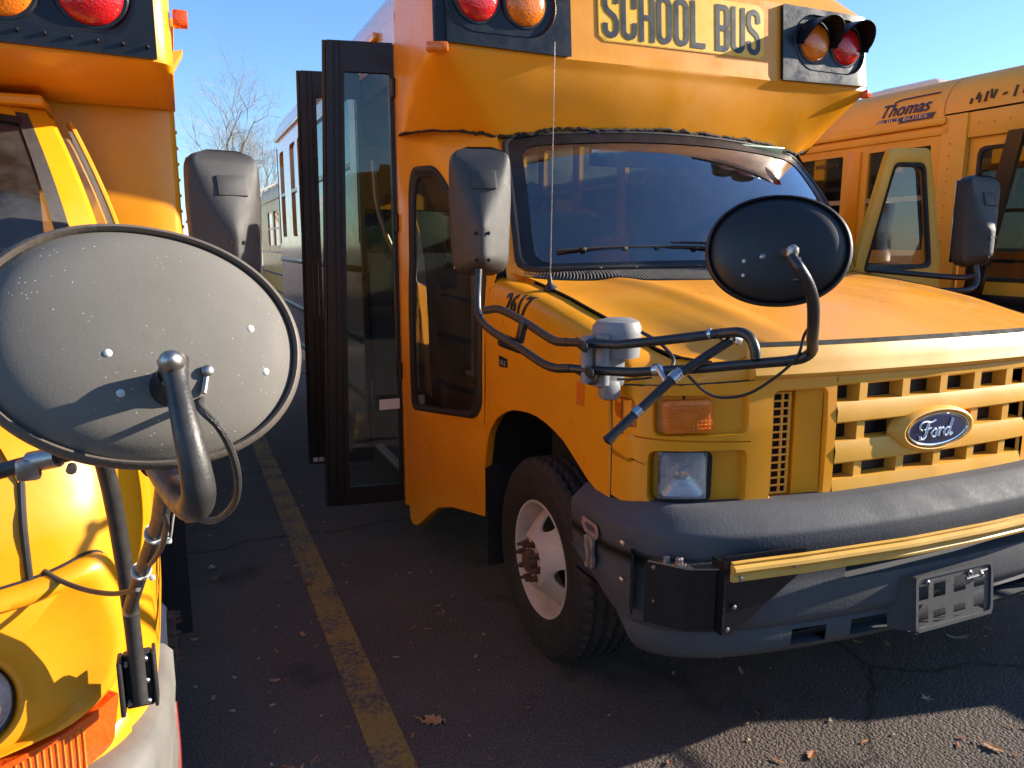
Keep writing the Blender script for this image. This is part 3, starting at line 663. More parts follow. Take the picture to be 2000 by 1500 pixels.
    for i in range(25):
        s = lerp(s0-.012, s1+.085, i/24); q = g_(s, 1.137-.018*min(1, i/19), -.003)
        top_ = hood_pt(su*lerp(.684, .86, min(1, i/17)), max(0, i-17)/7*.075)+V((0, .004, -.006))
        rows.append([q, q.lerp(top_, .35)+V((su*.006*(i/24), -.010, .006)), q.lerp(top_, .7)+V((su*.006*(i/24), -.010, .008)), top_])
    add('nose_corner', MB().grid(rows), 'paint', bus, ang=60)
    # fender front return: joins fender edge to the nose
    e1 = [V(v) for v in fm.v[2:28]] if sg < 0 else [V((2*XC-v[0], v[1], v[2])) for v in fm.v[2:28]]
    e0 = []
    for k, p in enumerate(e1):
        t = k/25; q = g_(s1+.004+(.0 if t < .7 else 0), min(max(p.z, .762), 1.124), -.002)
        if t > .78: q = V((lerp(q.x, seam(1.80).x if sg < 0 else 2*XC-seam(1.80).x, (t-.78)/.22), 1.795-.02*(t-.78), lerp(1.124, seam(1.8).z-.004, (t-.78)/.22)))
        e0.append(q)
    add('fender_front', MB().grid([[a.lerp(b_, t/4) for a, b_ in zip(e0, e1)] for t in range(5)]), 'paint', bus, ang=60)

# --- bumper
BP = [V((2.1, 1.452, 0)), V((1.8, 1.458, 0)), V((1.5, 1.488, 0)), V((1.3, 1.528, 0)), V((1.17, 1.585, 0)), V((1.10, 1.655, 0)), V((1.062, 1.75, 0)), V((1.052, 1.86, 0)), V((1.052, 1.985, 0))]
BS = cr(BP, 60); BS = list(reversed(BS))+[V((2*XC-p.x, p.y, 0)) for p in BS[1:]]
def offs(P, i, d):
    a, b_ = P[max(i-1, 0)], P[min(i+1, len(P)-1)]; t = (b_-a).normalized(); return P[i]+V((t.y, -t.x, 0))*d
def bsec(i, sec):
    n = len(BS); e = abs(2*i/(n-1)-1); out = []
    for d, z in sec:
        zz = z
        if e > .72: zz = lerp(z, max(z, .60) if z < .6 else z, (e-.72)/.28)
        p = offs(BS, i, d); out.append(V((p.x, p.y, zz)))
    return out
sec = [(-.14, .797), (-.085, .800), (-.070, .796), (-.040, .775), (-.010, .750), (-.002, .742), (.0, .732), (.0, .70), (-.002, .685), (-.003, .66)]
mb = MB().grid([bsec(i, sec) for i in range(len(BS))]); 
# face with the long slot
sec2 = [(-.003, .66), (-.006, .63), (-.01, .60), (-.004, .585), (0, .56), (0, .50), (-.008, .475)]
n_ = len(BS)
for i0 in range(n_-1):
    if not (1.62 < BS[i0].x < 2.58): mb.grid([bsec(i0, sec2), bsec(i0+1, sec2)])
    else:
        mb.grid([bsec(i0, sec2[3:]), bsec(i0+1, sec2[3:])]); mb.grid([bsec(i0, [(-.004, .585), (-.06, .60)]), bsec(i0+1, [(-.004, .585), (-.06, .60)])])
mb.grid([bsec(i, [(-.003, .66), (-.06, .658)]) for i in range(n_)])
# lower valance: leaning back, with step
sec3 = [(-.008, .475), (-.016, .470), (-.022, .462), (-.016, .450), (-.02, .40), (-.045, .372), (-.12, .365)]
def vsec(i):
    e = abs(2*i/(n_-1)-1); k = max(0, min(1, (.80-e)/.12)); out = []
    for d, z in sec3:
        p = offs(BS, i, d); out.append(V((p.x, p.y, lerp(max(z, .47)+.05, z, k) if e > .68 else z)))
    return out
for i0 in range(n_-1):
    x = (BS[i0].x+BS[i0+1].x)/2; u = abs(x-XC); cut = .505 < u < .60 or .15 < u < .42
    if not cut: mb.grid([vsec(i0), vsec(i0+1)])
    else:
        a, b_ = vsec(i0), vsec(i0+1); mb.grid([a[:4], b_[:4]]); mb.grid([a[4:], b_[4:]])
        dp = V((0, .05, 0)); mb.grid([[a[3], a[3]+dp], [b_[3], b_[3]+dp]]); mb.grid([[a[4], a[4]+dp], [b_[4], b_[4]+dp]])
bp_ = add('bumper', mb, 'bumper', bus, ang=45)
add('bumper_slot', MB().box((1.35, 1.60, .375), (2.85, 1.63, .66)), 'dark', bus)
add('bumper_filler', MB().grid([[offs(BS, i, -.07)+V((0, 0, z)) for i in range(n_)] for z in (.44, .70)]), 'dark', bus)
# --- rusty tow latch on the bumper end
lt = MB(); LX = 1.046
Lf = lambda u, v, d: V((LX-d, 1.86-u, .66+v))
ov = rpoly([(-.045, .055), (.045, .052), (.055, .028), (.045, .006), (-.03, .008), (-.05, .03)], .02)
holed(lt, Lf, ov, [(u*.62, .031+(v-.031)*.42) for u, v in ov], 2, [(1, -.01)], n=60)
lt.prism(rpoly([(-.005, .012), (.035, .010), (.030, -.035), (.040, -.06), (.030, -.085), (.0, -.08), (.004, -.05), (-.012, -.03)], .006), Lf, 0, .010)
lt.tube([Lf(.0, .01, .012), Lf(.02, -.03, .016), Lf(.015, -.075, .012)], .006, 8); lt.lathe([(.009, 0), (.009, .012), (.004, .014)], Lf(.018, -.072, .008), (-1, 0, 0), 8)
add('latch', lt, simple('pale rusty latch', (.30, .22, .17), .7, var=.3, vs=40, bump=.4, dust=.6, dustc=(.16, .06, .03)), bus)
# --- licence plate bracket
PY = 1.405; pf = lambda u, v, d: V((u, PY-d+(v-.41)*.10, v+(u-1.86)*.0))
pb = MB(); holed(pb, pf, rrect(2.02, .49, .325, .165, .018), rrect(2.02, .49, .305, .145, .014), 1, [(1, -.006), (.99, -.006)], n=80); 
xs_ = [1.868, 1.876, 1.915, 1.935, 1.985, 2.02, 2.07, 2.105, 2.150, 2.172]; zs_ = [.418, .424, .460, .486, .498, .545, .562]
holes = {(1, 1), (1, 2), (1, 4), (3, 1), (5, 1), (7, 1), (7, 2), (3, 4), (5, 4), (7, 4)}
for i in range(len(xs_)-1):
    for j in range(len(zs_)-1):
        if (i, j) in holes: continue
        a = [pf(xs_[i], zs_[j], -.006), pf(xs_[i+1], zs_[j], -.006), pf(xs_[i+1], zs_[j+1], -.006), pf(xs_[i], zs_[j+1], -.006)]; pb.add(a, [(0, 1, 2, 3)])
pb.grid([[pf(1.858, z, 0) for z in (.41, .57)], [pf(1.858, z, -.012) for z in (.41, .57)], [pf(1.825, z, -.07) for z in (.40, .56)]])
for z in (.4075,): pb.grid([[pf(x, z, 0) for x in (1.858, 2.182)], [pf(x, z, -.05) for x in (1.84, 2.182)]])
pbo = add('plate_bracket', pb, simple('grey plate bracket', (.05, .052, .056), .55, var=.12, vs=25, dust=.4, dustc=(.085, .085, .082), bump=.2), bus, flat=False)
sb = MB()
for x, z in ((1.905, .548), (2.08, .548), (2.13, .535)): sb.lathe([(.009, 0), (.009, .004), (.005, .007), (.005, .012)], pf(x, z, -.004), (0, -1, 0), 10)
sb.tube([pf(2.06, .535, .002), pf(2.11, .538, .004)], .004, 8, 1); sb.tube([pf(2.12, .548, .002), pf(2.15, .549, .002)], .003, 8, 1)
add_loose('bolt', sb, 'steel', pbo)
# --- crossing arm: mounting box, brackets, long rail
cx = MB(); Bt = [(1.085, 1.635), (1.155, 1.545), (1.225, 1.515), (1.245, 1.56), (1.14, 1.66)]
cx.prism(Bt, lambda u, v, d: V((u, v-.01, d)), .500, .672)
ca = add('crossing_arm', cx, 'black', bus, flat=True)
tp = MB(); tp.prism([(1.088, 1.628), (1.156, 1.538), (1.226, 1.508), (1.30, 1.53), (1.34, 1.56), (1.15, 1.655)], lambda u, v, d: V((u, v-.01, d)), .674, .678); tpo = add('box_lid', tp, 'steel', ca, flat=True)
bl = MB()
for x, y in ((1.15, 1.575), (1.128, 1.60)): bl.lathe([(.020, 0), (.020, .003), (.011, .003), (.011, .014), (.006, .018)], (x, y-.01, .678), (0, 0, 1), 6 if x > 1.14 else 20)
add_loose('bolt', bl, 'steel', ca)
fl_ = MB(); fl_.add([], []); fl_.cbox((1.072, 1.668, .60), (.006, .05, .17), .002, Euler((0, 0, -.5))); fl_.prism([(1.235, .712), (1.228, .50), (1.262, .492), (1.475, .655), (1.475, .712), (1.40, .714)], lambda u, v, d: V((u, 1.492-(u-1.235)*.13-d, v)), 0, .006)
fl_.box((1.228, 1.478, .50), (1.236, 1.53, .70))
add_loose('bracket_plate', fl_, 'black', ca, flat=True)
RY = lambda x: pl([(1.25, 1.468), (1.45, 1.442), (1.8, 1.412), (2.1, 1.405), (2.4, 1.412), (2.75, 1.44), (2.95, 1.47)], x)
rs = [(-.0, -.026), (.010, -.026), (.012, -.018), (.004, -.010), (.012, .0), (.022, .006), (.020, .014), (.008, .020), (.012, .026), (.0, .027)]
rl = MB().grid([[V((x, RY(x)-d, .680+z)) for d, z in rs] for x in [1.238+(2.93-1.238)*i/40 for i in range(41)]], True, True, True); add('rail', rl, 'rail', ca, ang=25)
bl = MB()
for x, z in ((1.262, .661), (1.42, .680)): bl.lathe([(.008, 0), (.008, .006), (.004, .008)], (x, RY(x)-.006, z), (0, -1, 0), 8)
for x, z in ((1.25, .684), (1.262, .575), (1.245, .515), (1.10, .66), (1.105, .565)): bl.lathe([(.007, 0), (.007, .005), (.003, .007)], (x, 1.482-(x-1.235)*.13 if x > 1.2 else 1.61, z), (0, -1, 0), 8)
for z in (.705, .60): bl.lathe([(.009, 0), (.009, .006), (.004, .009)], (1.055, 1.69, z), (-.9, -.4, 0), 8)
add_loose('bolt', bl, 'steel', ca)

# --- windscreen surface
def W(s, t, d=0):
    """s -1..1 across, t 0..1 up"""
    b_ = V((XC+.875*s, 2.60+.18*s*s, 1.413-.016*s*s)); u_ = V((XC+.79*s, 3.045+.095*s*s, 1.992-.045*s*s)); p = b_.lerp(u_, t); bul = .035*math.sin(math.pi*t); n = V((0, -.78, .62))
    if abs(s) > .6: n = V((math.copysign((abs(s)-.6)*.8, s), -.78, .62)).normalized()
    return p+n*(bul+d)
wf = lambda u, v, d: W(u, v, d)
WO = rpoly([(-1, 0), (1, 0), (1, 1), (-1, 1)], .09, 8); WI = rpoly([(-.93, .035), (.93, .035), (.915, .90), (-.915, .90)], .10, 8); WG = [(u*.985, .5+(v-.5)*.98) for u, v in WO]
gm = MB().grid([[W(-.985+1.97*i/60, .01+.98*j/20) for i in range(61)] for j in range(21)])
ws = add('windscreen', gm, 'glass', bus)
fm_ = MB(); holed(fm_, lambda u, v, d: W(u, v, .0035+d), WG, WI, 4, n=160, c=(0, .45)); add('frit_band', fm_, 'black', ws, ang=60)
fm_ = MB(); A = ringpts(WO, (0, .5), 180); 
fm_.grid([[W(u*k, .5+(v-.5)*kk, d) for u, v in A] for k, kk, d in ((1.012, 1.018, -.012), (1.010, 1.014, .006), (.995, .992, .009), (.982, .972, .006))], True); add('rubber_seal', fm_, 'rubber', ws, ang=60)
sk = MB(); holed(sk, lambda u, v, d: W(u, v, -.006+d), [(-1.05, -.05), (1.05, -.05), (1.06, 1.10), (-1.06, 1.10)], [(u*.99, .5+(v-.5)*.985) for u, v in WO], 4, n=200, c=(0, .5)); add('pillar', sk, 'paint', bus, ang=60)
# --- cowl grille
cw = MB(); cs = MB()
def CW(s, t, d=0):
    a = hood_pt(max(-.86, min(.86, s*.86)), 1); b_ = W(s*.985, -.005); p = a.lerp(b_, t); p.z += d-.010*(1-t)*0 + .004*math.sin(math.pi*t); return p
cw.grid([[CW(-1+2*i/60, t/4, -.012) for i in range(61)] for t in range(5)]); cg = add('cowl_grille', cw, 'black', bus)
for k in range(150):
    s = -.985+1.97*k/149; w_ = .0017
    pts = [CW(s+.030*(1-t/6)**2*(-1 if s < 0 else -1), t/6, -.001) for t in range(7)]
    cs.grid([[p+V((-w_, 0, 0)) for p in pts], [p+V((w_, 0, 0)) for p in pts]]); cs.grid([[p+V((-w_, 0, 0)) for p in pts], [p+V((-w_, 0, -.010)) for p in pts]]); cs.grid([[p+V((w_, 0, 0)) for p in pts], [p+V((w_, 0, -.010)) for p in pts]])
add('slats', cs, simple('slats with painted shine', (.20, .19, .17), .5, var=.3, vs=30), cg, flat=True)  # base colour lightened to paint in the shine along the fin edges
cs = MB().tube([CW(-1+2*i/40, .02, .001) for i in range(41)], .004, 8, 1); add('cowl_seal', cs, 'rubber', cg)
# side cowl pieces
for sg in (-1, 1):
    rows = []
    for i in range(13):
        t = i/12; Y = lerp(2.79, 2.86, t); 
    a = [V((1.24, 2.80, 1.366)), V((1.232, 2.79, 1.39)), V((1.235, 2.80, 1.41))]
# --- cowl corner between fender top and windscreen foot
for sg in (-1, 1):
    mm = MB(); 
    hp_ = [hood_pt(-.86, t) for t in (.80, .85, .9, .95, 1.0)]; w0 = [W(-1.03, t, -.008) for t in (-.03, .0, .05, .1)]
    r0 = rows_f = [V(v) for v in fm.v]; per = 28
    fend = [V(fm.v[k*per+per-1]) for k in range(14, 21)]
    tgt = [hood_pt(-.86, .86).lerp(W(-1.03, .0, -.008), k/6) for k in range(7)]
    mm.grid([fend, [a.lerp(b_, .5)+V((0, 0, .004)) for a, b_ in zip(fend, tgt)], tgt])
    add('cowl_corner', mm if sg < 0 else mir(mm), 'paint', bus, ang=60)
# --- quarter panel with the tall side window (between cab and passenger door)
def RP(z): return V((pl([(.1, .985), (.5, .972), (1.0, .966), (2.05, .965)], z), 3.575, z))
def FP(z): return V((pl([(.4, 1.105), (1.0, 1.098), (1.2, 1.100), (1.32, 1.118), (1.45, 1.165), (1.7, 1.222), (1.95, 1.285)], z), pl([(.4, 2.845), (.76, 2.835), (.80, 2.80), (1.3, 2.795), (1.40, 2.80), (1.7, 2.955), (1.95, 3.125)], z), z))
def Q(a, z, d=0):
    r_, f_ = RP(z), FP(z); p = r_.lerp(f_, a); bl_ = .050*max(0, math.sin(math.pi*max(0, min(1, a))))**.8*(1 if z > .75 else lerp(.6, 1, z/.75))
    n = V((-.97, -.24, 0)); return p+n*(bl_*.55+d)+V((-.0, 0, 0))
for sg in (-1, 1):
    q = MB()
    fq = (lambda u, v, d: Q(u, v, d)) if sg < 0 else (lambda u, v, d: V((2*XC-Q(u, v, d).x, Q(u, v, d).y, Q(u, v, d).z)))
    win = rpoly([(.155, .735), (.90, .80), (.955, .86), (.955, 1.32), (.90, 1.42), (.55, 1.77), (.44, 1.84), (.20, 1.84), (.155, 1.75)], .07, 6)
    bot = [(.0, .16), (.04, .135), (.10, .135), (.20, .175), (.34, .25), (.48, .315), (.65, .355), (.85, .375), (1.0, .385)]
    # upper + window band
    outer = bot+[(1, .9), (1, 1.4), (1, 1.7), (1, 1.95), (.6, 1.985), (.3, 1.99), (0, 1.985), (0, 1.2)]
    holed(q, fq, outer, win, 14, [(.985, -.006), (.985, -.02)], n=220, c=(.52, 1.15))
    q.grid([[fq(a, z, 0) for a, z in bot], [fq(a, z-.012, -.02) for a, z in bot], [fq(a, z-.004, -.05) for a, z in bot]])
    qp = add('quarter_panel', q, 'paint', bus, ang=60)
    rbm = MB(); B = ringpts(win, (.52, 1.15), 160); sc = lambda k, d: [fq(.52+(u-.52)*k, 1.15+(v-1.15)*(1-(1-k)*.45), d) for u, v in B]
    rbm.grid([sc(1.01, -.004), sc(1.01, .006), sc(.965, .010), sc(.92, .008), sc(.90, .002), sc(.86, .001), sc(.855, -.012)], True); wo = add('quarter_window', rbm, 'rubber', bus, ang=60)
    gm = MB(); gm.grid([sc(.90, -.006), sc(.6, -.006), sc(.3, -.006), sc(.001, -.006)], True); add('pane', gm, 'glass_side', wo)
# seam lines on the cab side
sm_ = MB().tube([Q(.985, z, .001) for z in (.79, .95, 1.1, 1.25, 1.33)], .0022, 6, 3); add('panel_seam', sm_, 'rubber', bus)
# --- front cap
def caprow(kind):
    z, pts = kind; P = [V((x, y, z_ if z_ else z)) for x, y, z_ in pts]; h = cr(P, 40); return h+[V((2*XC-p.x, p.y, p.z)) for p in reversed(h[:-1])]
CAP = [
 (1.97, [(.966, 3.575, 1.985), (.975, 3.45, 1.985), (1.06, 3.30, 1.982), (1.22, 3.18, 1.965), (1.30, 3.135, 1.948), (1.5, 3.10, 1.978), (1.8, 3.06, 1.996), (2.1, 3.045, 2.003)]),
 (2.00, [(.966, 3.575, 2.02), (.970, 3.42, 2.02), (1.01, 3.23, 2.02), (1.15, 3.11, 2.012), (1.30, 3.075, 2.00), (1.5, 3.065, 2.02), (1.8, 3.03, 2.03), (2.1, 3.02, 2.035)]),
 (2.12, [(.966, 3.575, 2.12), (.966, 3.36, 2.12), (.976, 3.13, 2.12), (1.075, 3.035, 2.12), (1.3, 3.04, 2.12), (1.5, 3.03, 2.12), (1.8, 3.01, 2.12), (2.1, 3.0, 2.12)]),
 (2.215, [(.966, 3.575, 0), (.965, 3.32, 0), (.975, 3.10, 0), (1.04, 3.015, 0), (1.3, 3.006, 0), (1.5, 3.002, 0), (1.8, 2.992, 0), (2.1, 2.987, 0)]),
 (2.250, [(.965, 3.575, 0), (.965, 3.30, 0), (.972, 3.06, 0), (1.01, 3.000, 0), (1.3, 2.990, 0), (1.5, 2.985, 0), (1.8, 2.98, 0), (2.1, 2.978, 0)]),
 (2.272, [(.965, 3.575, 0), (.965, 3.30, 0), (.972, 3.06, 0), (1.01, 3.004, 0), (1.3, 2.995, 0), (1.5, 2.99, 0), (1.8, 2.985, 0), (2.1, 2.983, 0)]),
 (2.45, [(.965, 3.575, 0), (.965, 3.30, 0), (.974, 3.08, 0), (1.02, 3.022, 0), (1.3, 3.010, 0), (1.5, 3.005, 0), (1.8, 3.0, 0), (2.1, 2.998, 0)]),
 (2.60, [(.972, 3.575, 0), (.972, 3.30, 0), (.982, 3.095, 0), (1.028, 3.036, 0), (1.3, 3.0226, 0), (1.5, 3.0176, 0), (1.8, 3.0126, 0), (2.1, 3.0106, 0)]),
 (2.72, [(1.06, 3.575, 0), (1.06, 3.35, 0), (1.08, 3.22, 0), (1.15, 3.14, 0), (1.3, 3.12, 0), (1.5, 3.115, 0), (1.8, 3.11, 0), (2.1, 3.11, 0)]),
 (2.79, [(1.30, 3.575, 0), (1.30, 3.45, 0), (1.32, 3.35, 0), (1.38, 3.28, 0), (1.45, 3.25, 0), (1.6, 3.24, 0), (1.8, 3.235, 0), (2.1, 3.235, 0)]),
 (2.82, [(1.60, 3.575, 2.80), (1.60, 3.5, 2.80), (1.61, 3.46, 2.80), (1.63, 3.44, 2.80), (1.68, 3.42, 2.80), (1.78, 3.41, 2.81), (1.9, 3.405, 2.815), (2.1, 3.40, 2.82)])]
cr_rows = [caprow(k) for k in CAP]
dense = []
for k in range(16):
    t = k/16; dense.append([a.lerp(b_, t)+V((0, -.010*math.sin(math.pi*t) if .2 < i/len(cr_rows[0]) < .8 else 0, .006*math.sin(math.pi*t))) for i, (a, b_) in enumerate(zip(cr_rows[0], cr_rows[3]))])
for a, b_ in zip(cr_rows[3:], cr_rows[4:]):
    for t in range(3): dense.append([p.lerp(q_, t/3) for p, q_ in zip(a, b_)])
dense.append(cr_rows[-1])
add('front_cap', MB().grid(dense), 'paint', bus, ang=30)
def CAPF(X, z, d=0):
    """point on the cap's face at X, z"""
    zs = [2.272, 2.45, 2.60]; rws = [cr_rows[5], cr_rows[6], cr_rows[7]]; xx = X if X <= XC else 2*XC-X
    def at(row):
        for a, b_ in zip(row[8:40], row[9:41]):
            if a.x <= xx <= b_.x or b_ == row[40]: t = (xx-a.x)/max(1e-6, b_.x-a.x); return a.y+(b_.y-a.y)*t
        return row[39].y
    y = pl([(zz, at(r_)) for zz, r_ in zip(zs, rws)], z); return V((X, y-d, z))
cf = lambda u, v, d: CAPF(u, v, d)
# cracked sealant along the seam
sl = MB(); row = cr_rows[0]; random.seed(3)
pts = [p+V((random.uniform(-.002, .002), -.006, random.uniform(-.004, .005))) for p in row[14:65]]
P2 = []
for a, b_ in zip(pts, pts[1:]):
    for t in range(4): P2.append(a.lerp(b_, t/4)+V((0, random.uniform(-.003, .002), random.uniform(-.006, .006))))
sl.tube(P2, lambda t: .0062+.0035*noise.noise(V((t*60, 0, 0))), 7, 1); 
P3 = [p+V((-.003, -.004, random.uniform(-.003, .004))) for p in row[2:15]]; sl.tube(P3, lambda t: .0045+.003*noise.noise(V((t*30, 5, 0))), 6, 3)
add('sealant_bead', sl, 'sealant', bus, ang=80)
tr = MB().grid([[p+V((0, -.004, -.004)) for p in row[27:54]], [p+V((0, -.008, -.018)) for p in row[27:54]], [p+V((0, .01, -.024)) for p in row[27:54]]]); add('drip_trim', tr, 'paint_old', bus)
# black lamp panels
for sg in (-1, 1):
    g_ = cf if sg < 0 else (lambda u, v, d: V((2*XC-cf(u, v, d).x, cf(u, v, d).y, cf(u, v, d).z)))
    pn = MB(); xa, xb = .985, 1.545; za, zb_ = 2.268, 2.595
    cc = (1.247, 2.44)
    stad = [(cc[0]+math.copysign(.105, math.cos(t))+.128*math.cos(t), cc[1]+.128*math.sin(t)) for t in T64]
    OB = [(xa+.028, za), (xb, za-.012), (xb, zb_), (xa+.028, zb_)]
    holed(pn, lambda u, v, d: g_(u, v, d+.020), OB, stad, 5, [(.985, .003), (.955, -.010), (.94, -.014)], n=160, c=cc)
    A_ = ringpts(OB, cc, 160); pn.grid([[g_(u, v, .020) for u, v in A_], [g_(u, v, -.004) for u, v in A_]], True)
    disc2(pn, lambda u, v, d: g_(u, v, d+.006), [(cc[0]+(u-cc[0])*.94, cc[1]+(v-cc[1])*.94) for u, v in stad], n=96)
    # wrap around the corner
    wr = [r_[:40] for r_ in (cr_rows[5], cr_rows[6], cr_rows[7])]
    def side(r_, z): return [V((p.x-.004 if p.x < .99 else p.x, p.y-.004, p.z)) for p in r_[13:22]]
    ws_ = [side(r_, 0) for r_ in wr]; ws_ = ws_ if sg < 0 else [[V((2*XC-p.x, p.y, p.z)) for p in r_] for r_ in ws_]; pn.grid(ws_)
    lp = add('lamp_panel', pn, 'black', bus, ang=40)
    for x, mt in ((1.347, 'amber'), (1.145, 'red')):
        xx = x if sg < 0 else 2*XC-x+(.0 if mt == 'red' else .0); p = CAPF(xx, 2.443, .008); lamp_round(bus, p, .086, mt, hood=(sg > 0))
# scuffed pale edge under the lamp recess
# marker lamps on the cap
for x, z, y in ((.975, 2.245, 3.0), (2*XC-.985, 2.238, 3.02)):
    ml = MB().cbox((x, y-.012, z), (.085 if x < 2 else .05, .045, .036), .008, Euler((0, 0, -.35 if x < 2 else .4))); mo = add('marker_lamp', ml, 'amber' if x < 2 else 'orange_lens', bus)
    add('base', MB().cbox((x+.004, y, z), (.070 if x < 2 else .040, .03, .030), .006, Euler((0, 0, -.35 if x < 2 else .4))), 'paint', mo)
# sign
sg0 = MB(); so = rrect(2.115, 2.455, .875, .235, .028); holed(sg0, lambda u, v, d: cf(u, v, d+.004), so, [(2.115+(u-2.115)*.99, 2.455+(v-2.455)*.97) for u, v in so], 1, n=100); disc2(sg0, lambda u, v, d: cf(u, v, d+.005), [(2.115+(u-2.115)*.99, 2.455+(v-2.455)*.97) for u, v in so], n=100)
sgo = add('name_sign', sg0, 'signyel', bus)
def glyph_text(txt, x0, z0, w, h, f, th=.26, d=.0075):
    """tall condensed block capitals, drawn as strokes with solid ends"""
    mb = MB(); n = len(txt); tot = sum(.5 if c == ' ' else 1 for c in txt); cw_ = w/tot; x = x0; st = cw_*.27; gp = cw_*.12
    def bar(pts, wd): # filled polyline of constant horizontal/vertical stroke
        P = [V((a, b_, 0)) for a, b_ in pts]; L_, R_ = [], []
        for i, p in enumerate(P):
            t = (P[min(i+1, len(P)-1)]-P[max(i-1, 0)]).normalized(); nn = V((-t.y, t.x, 0))*wd/2; L_.append(p+nn); R_.append(p-nn)
        mb.grid([[f(p.x, p.y, d) for p in L_], [f(p.x, p.y, d) for p in R_]])
    for c in txt:
        if c == ' ': x += cw_*.5; continue
        l, r, b_, t = x+gp/2+st/2, x+cw_-gp/2-st/2, z0+st/2, z0+h-st/2; ry = (r-l)/2; cxx = (l+r)/2; zc = z0+h/2
        def arc(cx_, cz, rx, rz, a0, a1, k=8): return [(cx_+rx*math.cos(R(a0+(a1-a0)*i/k)), cz+rz*math.sin(R(a0+(a1-a0)*i/k))) for i in range(k+1)]
        q = ry*1.0; e = st/2
        if c == 'O': bar(arc(cxx, t-q, q, q, 0, 180)+arc(cxx, b_+q, q, q, 180, 360)+[(r, t-q), (r, t-q+.004)], st)
        elif c == 'C': bar([(r, z0+h*.64)]+arc(cxx, t-q, q, q, 0, 180)+arc(cxx, b_+q, q, q, 180, 360)+[(r, z0+h*.36)], st)
        elif c == 'S': bar([(r, z0+h*.70)]+arc(cxx, t-q, q, q, 0, 180)+[(l, z0+h*.66), (l+q*.35, z0+h*.56), (r-q*.35, z0+h*.44), (r, z0+h*.34)]+arc(cxx, b_+q, q, q, 0, -180)+[(l, z0+h*.30)], st)
        elif c == 'H': bar([(l, z0), (l, z0+h)], st); bar([(r, z0), (r, z0+h)], st); bar([(l, zc), (r, zc)], st*.9)
        elif c == 'L': bar([(l, z0), (l, z0+h)], st); bar([(l, z0+e), (r+e, z0+e)], st)
        elif c == 'U': bar([(l, z0+h), (l, b_+q)]+arc(cxx, b_+q, q, q, 180, 360)+[(r, z0+h)], st)
        elif c == 'B':
            bar([(l, z0), (l, z0+h)], st); bar([(l, t), (r-q*.6, t)]+arc(r-q*.6, t-q*.6, q*.6, q*.6, 90, 0)+[(r, zc+q*.7)]+arc(r-q*.6, zc+q*.6, q*.6, q*.6, 0, -90)+[(l, zc)], st); bar([(r-q*.6, zc)]+arc(r-q*.6, zc-q*.6, q*.6, q*.6, 90, 0)+[(r, b_+q*.6)]+arc(r-q*.6, b_+q*.6, q*.6, q*.6, 0, -90)+[(l, b_)], st)
        x += cw_
    return mb
add('sign_lettering', glyph_text('SCHOOL BUS', 1.695, 2.352, .84, .200, cf), 'letter', sgo, flat=True)
# --- body behind
body_shell(bus, .965, 3.235, 3.575, 8.05, [(3.75, 4.45), (4.62, 5.24), (5.36, 5.98), (6.10, 6.68), (6.80, 7.15), (7.55, 7.85)], door=(3.60, 4.35), winz=(1.57, 2.35), glass='glass_side', paint='paint_gloss')
# --- folding door leaves standing open
def leaf(Y, xb, xo_t, xo_b, z0, z1, tape=True):
    """door leaf standing out from the body; outer edge from (xo_b, z0) to (xo_t, z1)"""
    th = .036
    X = lambda u, z: lerp(lerp(xo_b, xo_t, (z-z0)/(z1-z0)), lerp(xb+.01, xb, (z-z0)/(z1-z0)), u)
    yy = lambda u: Y+.055*(1-u)
    f = lambda u, v, d: V((X(u, v), yy(u)-d, v))
    mb = MB(); O = [(0, z0), (1, z0), (1, z1), (0, z1)]; H = rpoly([(.26, z0+.09), (.93, z0+.09), (.93, z1-.13), (.26, z1-.13)], .012)
    c = (.55, (z0+z1)/2); A = ringpts(O, c, 320); B = ringpts(H, c, 320)
    mb.grid([[f(u, v, 0) for u, v in A], [f(u, v, 0) for u, v in B], [f(u, v, -th) for u, v in B], [f(u, v, -th) for u, v in A], [f(u, v, 0) for u, v in A]], True)
    for u in (.105, .19): mb.tube([f(u, z0+.005, .002), f(u, z1-.005, .002)], .004, 6, 1)
    d = add('door_leaf', mb, 'doorframe', bus, flat=True)
    gm = MB().add([f(u, v, -.016) for u, v in ((.26, z0+.09), (.93, z0+.09), (.93, z1-.13), (.26, z1-.13))], [(0, 1, 2, 3)]); gm.add([f(u, v, -.021) for u, v in ((.26, z0+.09), (.93, z0+.09), (.93, z1-.13), (.26, z1-.13))], [(0, 1, 2, 3)]); add('door_glass', gm, 'glass_door', d, flat=True)
    rb = MB().box((xo_b-.012, Y+.05, z0+.01), (xo_b+.004, Y+.09, z0+.02)); 
    es = MB().tube([f(-.01, z0, -.02), f(-.01, z1, -.02)], .012, 8, 1); add('rubber_edge', es, 'rubber', d)
    return d, f
leaf(3.60, .965, .675, .600, .235, 2.395); d2, f2 = leaf(4.30, .965, .660, .628, .26, 2.40)
add('reflective_strip', MB().add([f2(u, v, .004) for u, v in ((.02, .275), (.30, .275), (.30, .30), (.02, .30))], [(0, 1, 2, 3)]), 'white', d2, flat=True)
add('paper_sticker', MB().box((.845, 3.574, .715), (.945, 3.577, .765)), 'white', bus, flat=True)
hg = MB()
for z in (.9, 1.6, 2.2): hg.tube([(.955, 3.585, z-.04), (.955, 3.585, z+.04)], .012, 8, 1)
add_loose('hinge', hg, 'black', bus)
